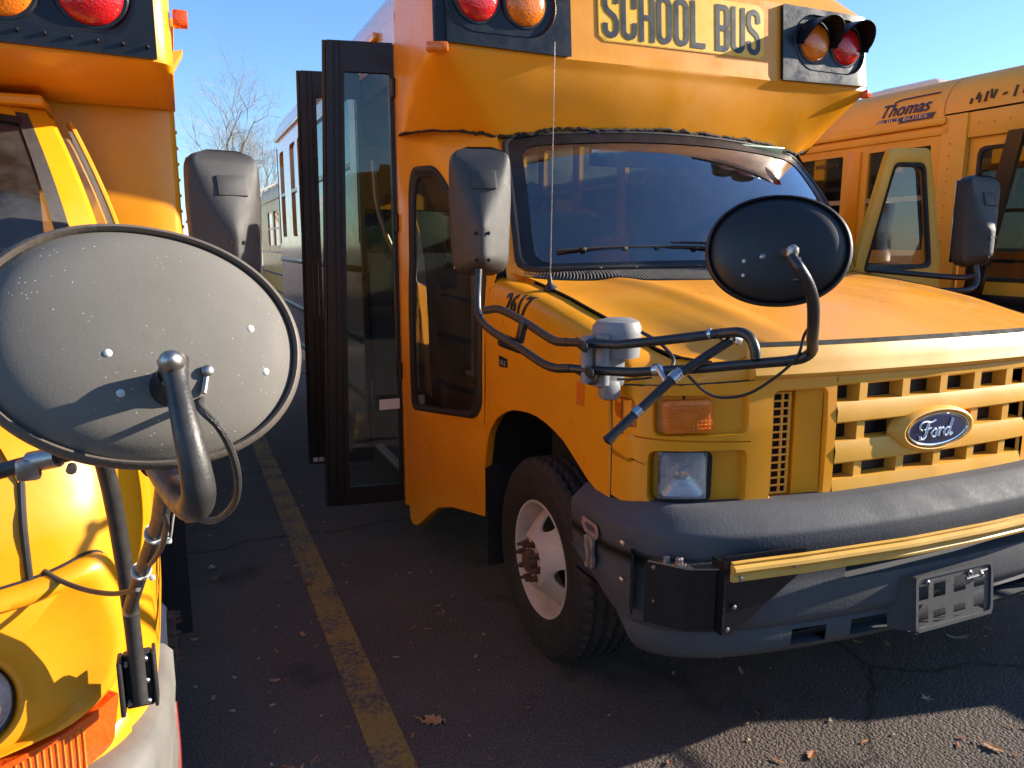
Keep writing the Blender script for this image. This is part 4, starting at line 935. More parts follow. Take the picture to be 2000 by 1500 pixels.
# entrance: steps, grab rail, stanchion, step light, stepwell
st = MB()
for k, (z, x) in enumerate(((.34, 1.0), (.54, 1.28), (.74, 1.56))): st.box((x, 3.60, z-.03), (x+.30, 4.35, z)); st.box((x+.28, 3.60, z), (x+.30, 4.35, z+.2))
add_loose('entry_step', st, 'floorm', bus)
sn = MB()
for k, (z, x) in enumerate(((.343, 1.0), (.543, 1.28), (.743, 1.56))): sn.box((x-.004, 3.62, z-.012), (x+.035, 4.33, z+.003))
add_loose('step_edge', sn, 'white', bus)
gr_ = MB(); gr_.tube([(1.02, 3.66, .55), (1.02, 3.66, 1.9)], .013, 10, 1); gr_.tube([(1.25, 4.30, .6), (1.22, 4.30, 1.2), (1.05, 4.30, 1.65), (1.02, 4.30, 1.95)], .014, 10); gr_.tube([(1.62, 4.36, .74), (1.62, 4.36, 2.45)], .016, 10, 1)
add_loose('grab_rail', gr_, 'alu', bus)
add_loose('step_wall', MB().box((1.0, 4.36, .3), (1.9, 4.39, 1.45)).box((1.0, 3.57, .25), (1.75, 3.595, .8)), 'interior', bus)
add('door_header', MB().box((.985, 3.6, 2.25), (1.12, 4.4, 2.42), .01), 'black', bus)
add_loose('cab_liner', MB().box((1.03, 3.50, 1.99), (3.17, 3.60, 2.40)).box((1.32, 3.14, 1.985), (2.88, 3.55, 2.005)), 'ceil', bus)
# --- cab interior
db = MB(); db.grid([[V((XC+.86*s, lerp(2.72, 3.0, t)+.1*s*s*(1-t), pl([(0, 1.385), (.4, 1.40), (.85, 1.37), (1, 1.28)], t))) for s in [-1+i/10 for i in range(21)]] for t in [k/10 for k in range(11)]]).box((1.3, 2.98, .8), (2.9, 3.02, 1.30), .02)
db.cbox((2.62, 2.98, 1.38), (.42, .16, .10), .04); add('dashboard', db, 'dash', bus)
swm = MB(); scn = V((2.62, 3.08, 1.32)); sn_ = V((0, .62, .78)).normalized(); ea = V((1, 0, 0)); eb = sn_.cross(ea)
ring = [scn+ea*.20*math.cos(t)+eb*.20*math.sin(t) for t in T64+[T64[0]]]; swm.tube(ring, .013, 10, 1, False); swm.lathe([(.001, 0), (.07, .0), (.075, -.02), (.03, -.2)], scn, sn_, 20)
for t in (0, math.pi, -math.pi/2): swm.tube([scn, scn+ea*.19*math.cos(t)+eb*.19*math.sin(t)], .011, 8, 1)
add('steering_wheel', swm, 'black', bus)
add('driver_seat', MB().box((2.38, 3.30, .95), (2.86, 3.80, 1.08), .05).box((2.38, 3.76, 1.0), (2.86, 3.88, 1.72), .06).box((2.48, 3.78, 1.70), (2.76, 3.86, 1.90), .04), 'seat', bus)
add('cab_floor', MB().box((1.45, 3.05, .60), (3.05, 4.5, .64)), 'floorm', bus)
add('sun_visor', MB().cbox((2.52, 3.10, 1.93), (.52, .012, .12), .005, Euler((.9, 0, .06))), 'visor', bus)
add('interior_mirror', MB().cbox((2.02, 3.12, 1.90), (.60, .03, .11), .012), 'chrome', bus)
add('fan', MB().lathe([(.05, -.03), (.06, 0), (.05, .03), (.02, .04)], (1.40, 3.05, 1.70), (0, 1, .3), 20).tube([(1.40, 3.05, 1.70), (1.36, 3.12, 1.74)], .01, 8, 1), 'black', bus)
# --- wipers
def wiper(bus, P, B0, B1):
    wm = MB(); wm.tube(P, lambda t: .009-.004*t, 8); o = add('wiper', wm, 'black', bus)
    bm_ = MB(); L = [B0.lerp(B1, t/10)+V((0, -.004, .010*math.sin(math.pi*t/10))) for t in range(11)]; bm_.tube(L, .0055, 6, 2); bm_.grid([[p+V((0, .004, .004)) for p in L], [p+V((0, .012, -.014)) for p in L]]); 
    for t in (.15, .4, .6, .85): p = B0.lerp(B1, t); bm_.cbox(p+V((0, -.010, .004)), (.02, .014, .014), .003)
    add('blade', bm_, 'rubber', o)
wiper(bus, [W(.28, -.03, .012), W(.24, .02, .025), W(.05, .075, .028), W(-.10, .115, .026), W(-.30, .13, .022)], W(-.83, .105, .014), W(-.05, .100, .014))
wiper(bus, [W(.93, -.02, .012), W(.90, .03, .025), W(.75, .09, .028), W(.60, .11, .026), W(.50, .12, .022)], W(.20, .105, .014), W(.86, .115, .014))
# --- aerial
am = MB().lathe([(.026, 0), (.026, .008), (.018, .016), (.009, .028), (.008, .05), (.004, .06)], (1.228, 2.50, 1.338), (-.1, 0, 1), 20); an = add('antenna', am, 'rubber', bus)
am = MB(); 
rodp = [V((1.226+.010*t, 2.50, 1.38+.80*t)) for t in [i/60 for i in range(61)]]; am.tube(rodp, lambda t: .0022-.0008*t+(.0006 if int(t*240) % 6 == 0 else 0), 6, 4); add('antenna_rod', am, 'steel', an)
# --- fender number and badges
def SD(Y, z, d=0):
    """on the fender's side face"""
    i = min(range(len(ysf)-1), key=lambda k: 0 if ysf[k] <= Y <= ysf[k+1] else abs(ysf[k]-Y)+1); per = 28
    def at(k):
        r_ = [V(v) for v in fm.v[k*per+2:(k+1)*per]]
        for a, b_ in zip(r_, r_[1:]):
            if a.z <= z <= b_.z: return lerp(a.x, b_.x, (z-a.z)/(b_.z-a.z))
        return r_[0].x if z < r_[0].z else r_[-1].x
    t = (Y-ysf[i])/(ysf[i+1]-ysf[i]); x = lerp(at(i), at(i+1), max(0, min(1, t))) if Y <= ysf[-1] else at(len(ysf)-1); return V((x-d, Y, z))
def numerals(txt, y0, z0, w, h, f):
    """fat-face serif numerals: thick and thin strokes"""
    mb = MB(); cw_ = w/len(txt)
    def stroke(P, W_):
        P = [V((p[0], p[1], 0)) for p in P]; P2 = cr(P, 28); L_, R_ = [], []
        for i, p in enumerate(P2):
            t = (P2[min(i+1, 27)]-P2[max(i-1, 0)]).normalized(); wd = pl([(k/(len(W_)-1), v) for k, v in enumerate(W_)], i/27); nn = V((-t.y, t.x, 0))*wd/2; L_.append(p+nn); R_.append(p-nn)
        mb.grid([[f(x0+p.x*cw_*.86, z0+p.y*h, .003) for p in L_], [f(x0+p.x*cw_*.86, z0+p.y*h, .003) for p in R_]])
    for k, c in enumerate(txt):
        x0 = y0+k*cw_
        if c == '2': stroke([(.12, .72), (.22, .92), (.50, 1.0), (.78, .84), (.74, .58), (.45, .34), (.12, .05)], [.10, .08, .07, .26, .26, .12, .05]); stroke([(.10, .12), (.35, .13), (.62, .03), (.84, .05), (.88, .26)], [.06, .16, .18, .12, .03]); stroke([(.10, .76), (.22, .76)], [.16, .16])
        if c == '6': stroke([(.78, .84), (.66, .97), (.42, .95), (.22, .70), (.20, .40), (.30, .08), (.52, 0.02)], [.12, .05, .07, .24, .28, .18, .05]); stroke([(.26, .48), (.42, .58), (.68, .54), (.84, .30), (.72, .06), (.50, .02)], [.04, .05, .14, .26, .16, .04]); stroke([(.68, .82), (.80, .82)], [.14, .14])
        if c == '1': stroke([(.50, .98), (.50, .02)], [.28, .28]); stroke([(.22, .80), (.36, .86), (.46, .96)], [.05, .05, .06]); stroke([(.22, .02), (.78, .02)], [.045, .045])
        if c == '7': stroke([(.14, .90), (.5, .90), (.90, .90)], [.17, .17, .14]); stroke([(.86, .88), (.62, .52), (.48, .25), (.46, .02)], [.05, .14, .28, .30]); stroke([(.14, .96), (.14, .70)], [.05, .04])
    return mb
Nf = lambda u, v, d: SD(2.742-u, v, d)
add('fleet_number', text_mb('2617', lambda u, v, d: SD(2.610-u+v*.05, 1.256+v-u*.03, d+.003), .190, .072, .003, .014, sub=3), 'letter', bus, flat=True)
bgm = MB(); Bf = lambda u, v, d: SD(2.665-u, 1.125+v-u*.03, d); bgm.prism(rpoly([(0, 0), (.20, 0), (.185, .048), (.0, .052)], .012), Bf, .0, .005); bo = add('model_badge', bgm, 'black', bus)
add('badge_lettering', text_mb('E-350', lambda u, v, d: Bf(.012+u, .010+v, .005+d), .165, .030, .002, .012), 'mirror_plastic', bo, flat=True)
bgm = MB(); Bg = lambda u, v, d: SD(2.66-u*1.5, 1.045+v*1.5, d); bgm.prism([(0, 0), (.05, .004), (.05, .026), (0, .028)], Bg, 0, .003); bo = add('small_badge', bgm, 'letter', bus)
add('small_badge_lettering', text_mb('XLT', lambda u, v, d: Bg(.008+u, .006+v, .003+d), .036, .014, .001, .01), 'chromeletter', bo, flat=True)
om = MB().prism([(-.025, -.036), (.025, -.036), (.025, .036), (-.025, .036)], lambda u, v, d: SD(2.015+u, 1.055+v, d), -.001, .0012); add('marker_film', om, 'orange_refl', bus)
# --- mirrors and arms
flat_mirror(bus, (.935, 2.44, 1.605), -1, yawr=-.30, d=.11)
flat_mirror(bus, (3.29, 2.40, 1.60), 1, mat='mirror_black', yawr=.10, w=.235, h=.40)
ar = MB()
UP = [(.892, 2.29, 1.292), (.915, 2.22, 1.300), (.935, 2.08, 1.274), (.955, 1.93, 1.236), (.968, 1.86, 1.236)]
LO = [(.898, 2.36, 1.42), (.886, 2.34, 1.33), (.880, 2.31, 1.275), (.885, 2.23, 1.238), (.905, 2.04, 1.20), (.930, 1.90, 1.166), (.958, 1.82, 1.17)]
ar.tube(LO, .0125, 12, 8); ar.tube(UP, .0125, 12, 8); ar.tube([(.985, 1.772, 1.243), (1.03, 1.70, 1.245), (1.105, 1.615, 1.262), (1.195, 1.50, 1.288)], .0125, 12, 1)
ar.tube([(.968, 1.86, 1.236), (.985, 1.772, 1.243)], .0115, 10, 1); ar.tube([(.958, 1.82, 1.17), (1.0, 1.75, 1.172)], .0115, 10, 1)
ar.tube([(1.195, 1.50, 1.288), (1.213, 1.455, 1.295), (1.224, 1.43, 1.285), (1.228, 1.415, 1.262), (1.230, 1.41, 1.236)], .0125, 12, 6)
ar.tube([(1.0, 1.75, 1.172), (1.05, 1.66, 1.178), (1.15, 1.53, 1.20), (1.24, 1.41, 1.225), (1.27, 1.355, 1.236)], .0125, 12, 1)
DC = V((1.150, 1.273, 1.487)); DN = V((-.62, -.76, .20)).normalized()
ar.tube([(1.27, 1.355, 1.236), (1.288, 1.325, 1.246), (1.290, 1.300, 1.265), (1.235, 1.245, 1.30), (1.185, 1.195, 1.345), (1.150, 1.165, 1.39), (1.120, 1.150, 1.425), (1.096, 1.150, 1.455), (1.092, 1.170, 1.478)], lambda t: .0125-.003*max(0, (t-.6))*2, 12, 8)
ar.cbox((.925, 2.075, 1.245), (.02, .03, .07), .004, Euler((.5, 0, 0)))
ao = add('mirror_arm', ar, 'tube', bus)
fl2 = MB()
for z, x, y in ((1.236, .976, 1.80), (1.170, .984, 1.78)): fl2.cbox((x, y, z), (.014, .14, .026), .006, Euler((0, 0, -.32)))
add_loose('arm_flat', fl2, 'tube', ao)
sb = MB().tube([(.905, 1.53, 1.045), (1.09, 1.53, 1.185), (1.215, 1.485, 1.272)], .0115, 10, 1); sb.lathe([(.004, 0), (.013, .004), (.013, .02)], (.900, 1.530, 1.040), (.79, 0, .6), 12); add('strut', sb, 'tube', ao)
ck = MB(); ck.lathe([(.0165, -.012), (.0165, .012)], (1.09, 1.605, 1.190), (.5, -.66, .1), 14); ck.lathe([(.0155, -.016), (.0155, .016)], (1.092, 1.53, 1.186), (.79, 0, .6), 14); ck.tube([(1.085, 1.60, 1.20), (1.088, 1.56, 1.165)], .009, 8, 1)
for t in (.0, .022): ck.lathe([(.0155, -.004), (.0155, .004)], (1.180+t, 1.52-t*.75, 1.285), (.6, -.77, .15), 14)
ck.cbox((1.222, 1.478, 1.275), (.035, .02, .02), .005, Euler((0, .5, 0))); ck.lathe([(.013, -.01), (.013, .01)], (.985, 1.53, 1.106), (.79, 0, .6), 12)
add_loose('clamp', ck, 'chrome', ao)
# cast bracket on the fender
gk = MB(); gk.grid([[V((1.085+.065*math.cos(t)*k+.02*(1-k), 1.80+.075*math.sin(t)*k, z)) for t in T64] for k, z in ((.9, 1.20), (1.0, 1.262), (.97, 1.282), (.84, 1.296), (.5, 1.303), (.01, 1.304))], True)
gk.tube([(1.022, 1.765, 1.13), (1.022, 1.765, 1.265)], .020, 14, 1); gk.tube([(.988, 1.785, 1.135), (.988, 1.785, 1.26)], .018, 14, 1)
gk.cbox((1.06, 1.80, 1.18), (.09, .05, .13), .015); gk.cbox((1.06, 1.79, 1.11), (.06, .05, .06), .02)
add('mirror_bracket', gk, 'grey_bracket', bus)
wr = MB(); wr.tube([(.96, 1.84, 1.165), (.975, 1.80, 1.155), (.985, 1.77, 1.135), (.995, 1.75, 1.14), (1.0, 1.74, 1.16)], .0035, 6, 6)
wr.tube([(1.10, 1.70, 1.275), (1.13, 1.66, 1.25), (1.145, 1.62, 1.215), (1.12, 1.59, 1.19)], .005, 8, 6); wr.tube([(1.03, 1.70, 1.155), (1.07, 1.68, 1.155), (1.11, 1.66, 1.16)], .003, 6, 6)
wr.tube([(1.105, 1.50, 1.191), (1.13, 1.46, 1.155), (1.165, 1.43, 1.145), (1.215, 1.39, 1.165), (1.27, 1.33, 1.24), (1.280, 1.315, 1.30), (1.225, 1.235, 1.345), (1.18, 1.19, 1.395), (1.14, 1.17, 1.425), (1.11, 1.18, 1.43)], .0035, 8, 6)
add_loose('heater_wire', wr, 'rubber', ao)
dm_, df = round_mirror(bus, DC, DN, .0, a=.146, b_=.117, mat='disc_black', rim='disc_black', rivets=[(-.45, -.24), (-.45, -.48), (.28, -.20), (.28, -.44)])
bm_ = MB(); q0 = df(.01, -.01, .036); bm_.tube([q0, V((1.092, 1.170, 1.482))], .009, 14, 1); bm_.lathe([(.011, 0), (.0125, .010), (.010, .018), (.003, .022)], V((1.094, 1.172, 1.478)), V((.1, -.2, 1)), 16); bm_.lathe([(.006, 0), (.006, .004), (.003, .006)], df(-.03, -.02, .038), DN, 8); add('ball_joint', bm_, 'steel', dm_)
# driver's side mirror support and the open cab door
ds = MB(); ds.tube([(3.262, 2.36, 1.41), (3.262, 2.345, 1.35), (3.235, 2.34, 1.312), (3.17, 2.35, 1.300), (3.03, 2.42, 1.30)], .0125, 10, 8); ds.tube([(3.262, 2.35, 1.365), (3.20, 2.40, 1.355), (3.05, 2.62, 1.375), (2.96, 2.68, 1.385)], .013, 10, 8); add('mirror_arm', ds, 'tube', bus)
dd = MB(); df_ = lambda u, v, d: V((3.02+u*.985, 2.80-u*.05-d*1.0, v)) 
O = rpoly([(.06, .62), (.86, .62), (.86, 1.45), (.66, 1.90), (.60, 1.965), (.36, 1.975), (.30, 1.93), (.02, 1.42)], .05); 
O = rpoly([(.0, .60), (.56, .60), (.56, 1.40), (.415, 1.965), (.160, 1.955), (.0, 1.42)], .035)
H = rpoly([(.048, 1.36), (.490, 1.385), (.385, 1.895), (.195, 1.89)], .035)
c_ = (.26, 1.64); A = ringpts(O, c_, 160); B = ringpts(H, c_, 160)
dd.grid([[df_(u, v, 0) for u, v in A], [df_(u, v, .012) for u, v in [(lerp(a[0], b_[0], .5), lerp(a[1], b_[1], .5)) for a, b_ in zip(A, B)]], [df_(u, v, 0) for u, v in B], [df_(u, v, -.03) for u, v in B], [df_(u, v, -.03) for u, v in A], [df_(u, v, 0) for u, v in A]], True)
do = add('cab_door', dd, 'paint_old', bus, ang=50)
dg = MB(); dg.grid([[df_(c_[0]+(u-c_[0])*k, c_[1]+(v-c_[1])*k, d) for u, v in B] for k, d in ((1.0, .004), (.99, .010), (.93, .006), (.92, -.01), (1.0, -.01))], True); add('window_seal', dg, 'rubber', do)
dg = MB(); dg.grid([[df_(c_[0]+(u-c_[0])*k, c_[1]+(v-c_[1])*k, -.02) for u, v in B] for k in (.99, .5, .001)], True); add('pane', dg, 'glass_side', do)

# ================================================================== RIGHT BUS
RX, RY0 = 4.20, 2.00
rb = thing('school_bus', 'short school bus beyond the open cab door, lettering above its side windows', 'school bus', (RX+1.1, 5, 0), 'short yellow school buses parked side by side')
rx0, rx1 = RX, RX+2.25
body_shell(rb, rx0, rx1, 3.33, 9.0, [(3.40, 3.86), (4.07, 4.70), (4.88, 5.52), (5.70, 6.34), (6.52, 7.15)], zt=2.25, zr=2.53, winz=(1.44, 2.12), glass='glass_dark', paint='paint_old')
sdw = lambda u, v, d: V((rx0-d, u, v))
# window heads, mid posts, sills
tm = MB()
for a, b_ in ((3.40, 3.86), (4.07, 4.70), (4.88, 5.52), (5.70, 6.34)): tm.box((rx0+.002, a, 2.085), (rx0+.028, b_, 2.12)); tm.box((rx0+.004, a, 1.44), (rx0+.024, b_, 1.465))
add_loose('window_trim', tm, 'plastic_y', rb)
tm = MB().box((rx0-.03, 3.30, 2.19), (rx0+.01, 9.0, 2.235), .012).box((rx0-.012, 3.28, 2.135), (rx0+.01, 9.0, 2.18), .004); add_loose('drip_rail', tm, 'paint_old', rb)
for y in (3.965, 4.79, 5.61): add('window_post', MB().box((rx0-.014, y-.052, 1.40), (rx0+.01, y+.052, 2.10), .006), 'paint', rb)
rv = MB(); 
for k in range(26): rv.lathe([(.006, 0), (.006, .002), (.003, .004)], (rx0-.016 if k < 10 else rx0-.002, 3.27-.0*k if k < 10 else 3.2-(k-10)*.09, 1.45+k*.07 if k < 10 else 2.175), (-1, 0, 0), 8)
add_loose('rivet', rv, 'paint_old', rb)
# front part of the body: door pillar, entrance door, cab
fb = MB(); fb.box((rx0-.012, 3.17, .45), (rx0+.03, 3.33, 2.24), .006); fb.box((rx0, 2.0, 2.10), (rx0+.03, 3.2, 2.24), .004); add_loose('door_panel', fb, 'paint_old', rb)
rc = MB(); xc_ = (rx0+rx1)/2; hw = (rx1-rx0)/2
prof = cr([V((a*hw, 0, z)) for a, z in ((-1, 2.25), (-.985, 2.3424), (-.93, 2.4264), (-.8, 2.488), (-.5, 2.52), (0, 2.55))], 26); prof = prof+[V((-p.x, 0, p.z)) for p in reversed(prof[:-1])]
def shr(p, k, dz): return V((xc_+p.x*k, 0, p.z+dz))
rc.grid([[V((shr(p, k, dz).x, y, shr(p, k, dz).z)) for p in prof] for y, k, dz in ((3.34, 1, 0), (2.8, 1, 0), (2.4, 1, 0), (2.15, .995, -.01), (2.05, .97, -.04), (2.0, .9, -.12))], False, False, True)
rc.grid([[V((xc_+p.x*.9, 2.0, p.z-.12)) for p in prof], [V((xc_+p.x*.9, 2.15, 2.0)) for p in prof]])
add('front_cap', rc, 'paint_old', rb, ang=50)
dr_ = MB()
for a, b_ in ((2.66, 3.17), (2.12, 2.60)):
    holed(dr_, lambda u, v, d: V((rx0+.03-d, u, v)), [(a, .3), (b_, .3), (b_, 2.10), (a, 2.10)], rpoly([(a+.06, 1.30), (b_-.06, 1.30), (b_-.06, 2.04), (a+.06, 2.04)], .04), 2, [(1, -.01), (.96, -.012)], n=100)
dro = add('entrance_door', dr_, 'paint_old', rb)
gs = MB(); gl_ = MB()
for a, b_ in ((2.66, 3.17), (2.12, 2.60)):
    Hh = rpoly([(a+.06, 1.30), (b_-.06, 1.30), (b_-.06, 2.04), (a+.06, 2.04)], .04); cc = ((a+b_)/2, 1.67); B = ringpts(Hh, cc, 100)
    gs.grid([[V((rx0+.03-d, cc[0]+(u-cc[0])*k, cc[1]+(v-cc[1])*kk)) for u, v in B] for k, kk, d in ((1.03, 1.02, .001), (1.02, 1.01, .008), (.93, .965, .006), (.9, .95, -.01))], True)
    gl_.grid([[V((rx0+.034, cc[0]+(u-cc[0])*k, cc[1]+(v-cc[1])*k)) for u, v in B] for k in (.98, .5, .001)], True)
add_loose('window_seal', gs, 'rubber', dro); add_loose('door_glass', gl_, 'glass_dark', dro)
add('door_edge', MB().box((rx0-.02, 2.585, .35), (rx0+.03, 2.675, 2.10), .01), 'doorframe', rb)
tb = MB(); tb.prism([(2.66, .95), (2.56, .95), (2.36, 2.10), (2.46, 2.10)], lambda u, v, d: V((rx0-.03-d, u, v)), 0, .04)
add('black_strip', MB().prism([(3.06, 1.16), (2.955, 1.16), (2.79, 2.1), (2.875, 2.1)], lambda u, v, d: V((rx0-.05-d, u, v)), 0, .03), 'doorframe', rb, flat=True)
add('side_moulding', MB().box((rx0-.02, 2.1, 1.14), (rx0+.01, 8.9, 1.22), .008), 'black', rb)
rv = MB()
for y in (2.38, 2.44): rv.lathe([(.014, 0), (.014, .004), (.007, .006)], (rx0+.028, y, 1.26), (-1, 0, 0), 10)
add_loose('bolt', rv, 'rust', rb)
# lettering on the roof curve
def RS(y, z, d=0):
    tab = sorted([(p.z, xc_+p.x) for p in prof[:22]]); return V((pl(tab, z)-d-.004, y, z))
tx = text_mb('Thomas', lambda u, v, d: RS(3.78-u-v*.0, 2.290+v, .003+d), .35, .078, .002, .01, .35); lo = add('lettering', tx, 'letter_blue', rb, flat=True)
bd = MB(); K = 20
bd.grid([[RS(3.82-.41*i/K-(.02 if z > 2.26 else 0), z, .004) for i in range(K+1)] for z in (2.242, 2.277)]); add('name_band', bd, 'letter_blue', rb)
add('lettering', text_mb('BUILT BUSES', lambda u, v, d: RS(3.795-u, 2.252+v, .006+d), .355, .021, .001, .0), 'letter_pale', rb, flat=True)
sw = MB(); sw.tube([RS(3.71, 2.374, .004), RS(3.67, 2.387, .004), RS(3.55, 2.389, .004), RS(3.40, 2.389, .004)], .005, 5, 6); add('logo_stroke', sw, 'letter_blue', rb)
wm = MB()
for i, (u, v, l, a) in enumerate([(0, 0, .03, 1.4), (.03, .02, .04, 1.1), (.05, 0, .04, 1.5), (.085, .0, .055, 1.4), (.12, .015, .05, 1.9), (.13, .01, .05, 1.2), (.185, .02, .035, .3), (.25, 0, .06, 1.4), (.30, .01, .05, 1.3), (.33, .03, .05, .2)]):
    p = (3.17-u, 2.285+v); wm.tube([RS(p[0], p[1], .003), RS(p[0]-l*math.cos(a)*.6, p[1]+l*math.sin(a), .003)], .006, 4, 1)
add_loose('worn_lettering', wm, 'rust', rb)
add('lettering', text_mb('EMERGENCY EXIT', lambda u, v, d: V((rx0+.016-d, 4.12+u, 2.02+v)), .36, .03, .001, .004), 'rust', rb, flat=True)
hv = MB().cbox((4.98, 4.05, 2.545), (.65, .56, .06), .028).cbox((4.98, 4.05, 2.565), (.55, .46, .05), .024); add('roof_hatch', hv, 'roofpaint', rb)
# cab ahead of the door (casts the shade at the lower right)
hb_ = MB(); 
hb_.grid([[V((xc_+k*hw*.9, y, z)) for k, z in ((-1, .55), (-1, .9), (-.99, zz*.86), (-.92, zz*.97), (-.7, zz), (0, zz+.03), (.7, zz), (.92, zz*.97), (.99, zz*.86), (1, .9), (1, .55))] for y, zz in ((2.5, 1.40), (2.0, 1.34), (1.6, 1.27), (1.25, 1.20), (1.12, 1.12), (1.06, .95))], False, False, True)
add('engine_hood', hb_, 'paint', rb, ang=50)
wsr = MB(); wsr.grid([[V((xc_+k*hw*.92, y+.1*k*k, z)) for k in [-1+i/8 for i in range(17)]] for y, z in ((1.85, 1.36), (2.2, 2.05))]); add('windscreen', wsr, 'glass', rb)
pm = MB()
for k in (-1, 1): pm.tube([(xc_+k*hw*.93, 1.93, 1.34), (xc_+k*hw*.93, 2.26, 2.08)], .035, 8, 1)
add_loose('windscreen_pillar', pm, 'paint', rb)
bm_ = MB().box((rx0+.06, .93, .45), (rx1-.06, 1.10, .72), .04); add('bumper', bm_, 'bumper', rb)
add_loose('cab_side', MB().box((rx0+.06, 1.5, .5), (rx0+.10, 2.6, 1.32), .01).box((rx1-.1, 1.5, .5), (rx1-.06, 3.4, 1.32), .01), 'paint', rb)
wheel(rb, (rx0+.22, 1.72, .372), -1); wheel(rb, (rx1-.22, 1.72, .372), 1); wheel(rb, (rx0+.2, 6.9, .372), -1); wheel(rb, (rx1-.2, 6.9, .372), 1)
flat_mirror(rb, (rx0-.06, 1.75, 1.58), -1, yawr=-.3)
am = MB().tube([(rx0-.08, 1.7, 1.38), (rx0-.08, 1.65, 1.2), (rx0, 1.35, 1.15), (rx0+.25, .95, 1.18), (rx0+.4, .70, 1.3), (rx0+.34, .60, 1.44)], .0125, 10); am.tube([(rx0+.1, 1.2, .8), (rx0+.1, 1.1, 1.16)], .0125, 8, 1); add('mirror_arm', am, 'tube', rb)
round_mirror(rb, (rx0+.33, .62, 1.48), (-.3, -.9, .2), 0, mat='disc_black', rim='disc_black')

# ================================================================== LEFT BUS
LC = -1.09
lb = thing('school_bus', 'short school bus in the left foreground with a big oval grey mirror', 'school bus', (LC, 4.0, 0), 'short yellow school buses parked side by side')
LP = [V((LC, 1.30, 0)), V((-.75, 1.315, 0)), V((-.5, 1.345, 0)), V((-.32, 1.385, 0)), V((-.20, 1.435, 0)), V((-.14, 1.50, 0)), V((-.108, 1.60, 0)), V((-.100, 1.75, 0)), V((-.100, 2.0, 0))]
LS = cr(LP, 160); LL = [0]
for a, b_ in zip(LS, LS[1:]): LL.append(LL[-1]+(b_-a).length)
def lplan(s, d=0, mirror=False):
    s = min(max(s, 0), LL[-1]-1e-6); k = next(i for i in range(len(LL)-1) if LL[i+1] > s); t = (s-LL[k])/(LL[k+1]-LL[k]); p = LS[k].lerp(LS[k+1], t); tg = (LS[k+1]-LS[k]).normalized(); p = p+V((tg.y, -tg.x, 0))*d
    if mirror: p.x = 2*LC-p.x
    return p
def LFn(mirror):
    def f(s, z, d=0):
        bel = .012*math.sin(math.pi*max(0, min(1, (z-.55)/.6))); back = max(0, z-1.02)**1.6*1.4
        p = lplan(s, d+bel, mirror); p.z = z; p.y += back; 
        return p
    return f
def sLX(X): return LL[min(range(len(LS)), key=lambda i: abs(LS[i].x-X) + (0 if LS[i].y < 1.62 else 5))]
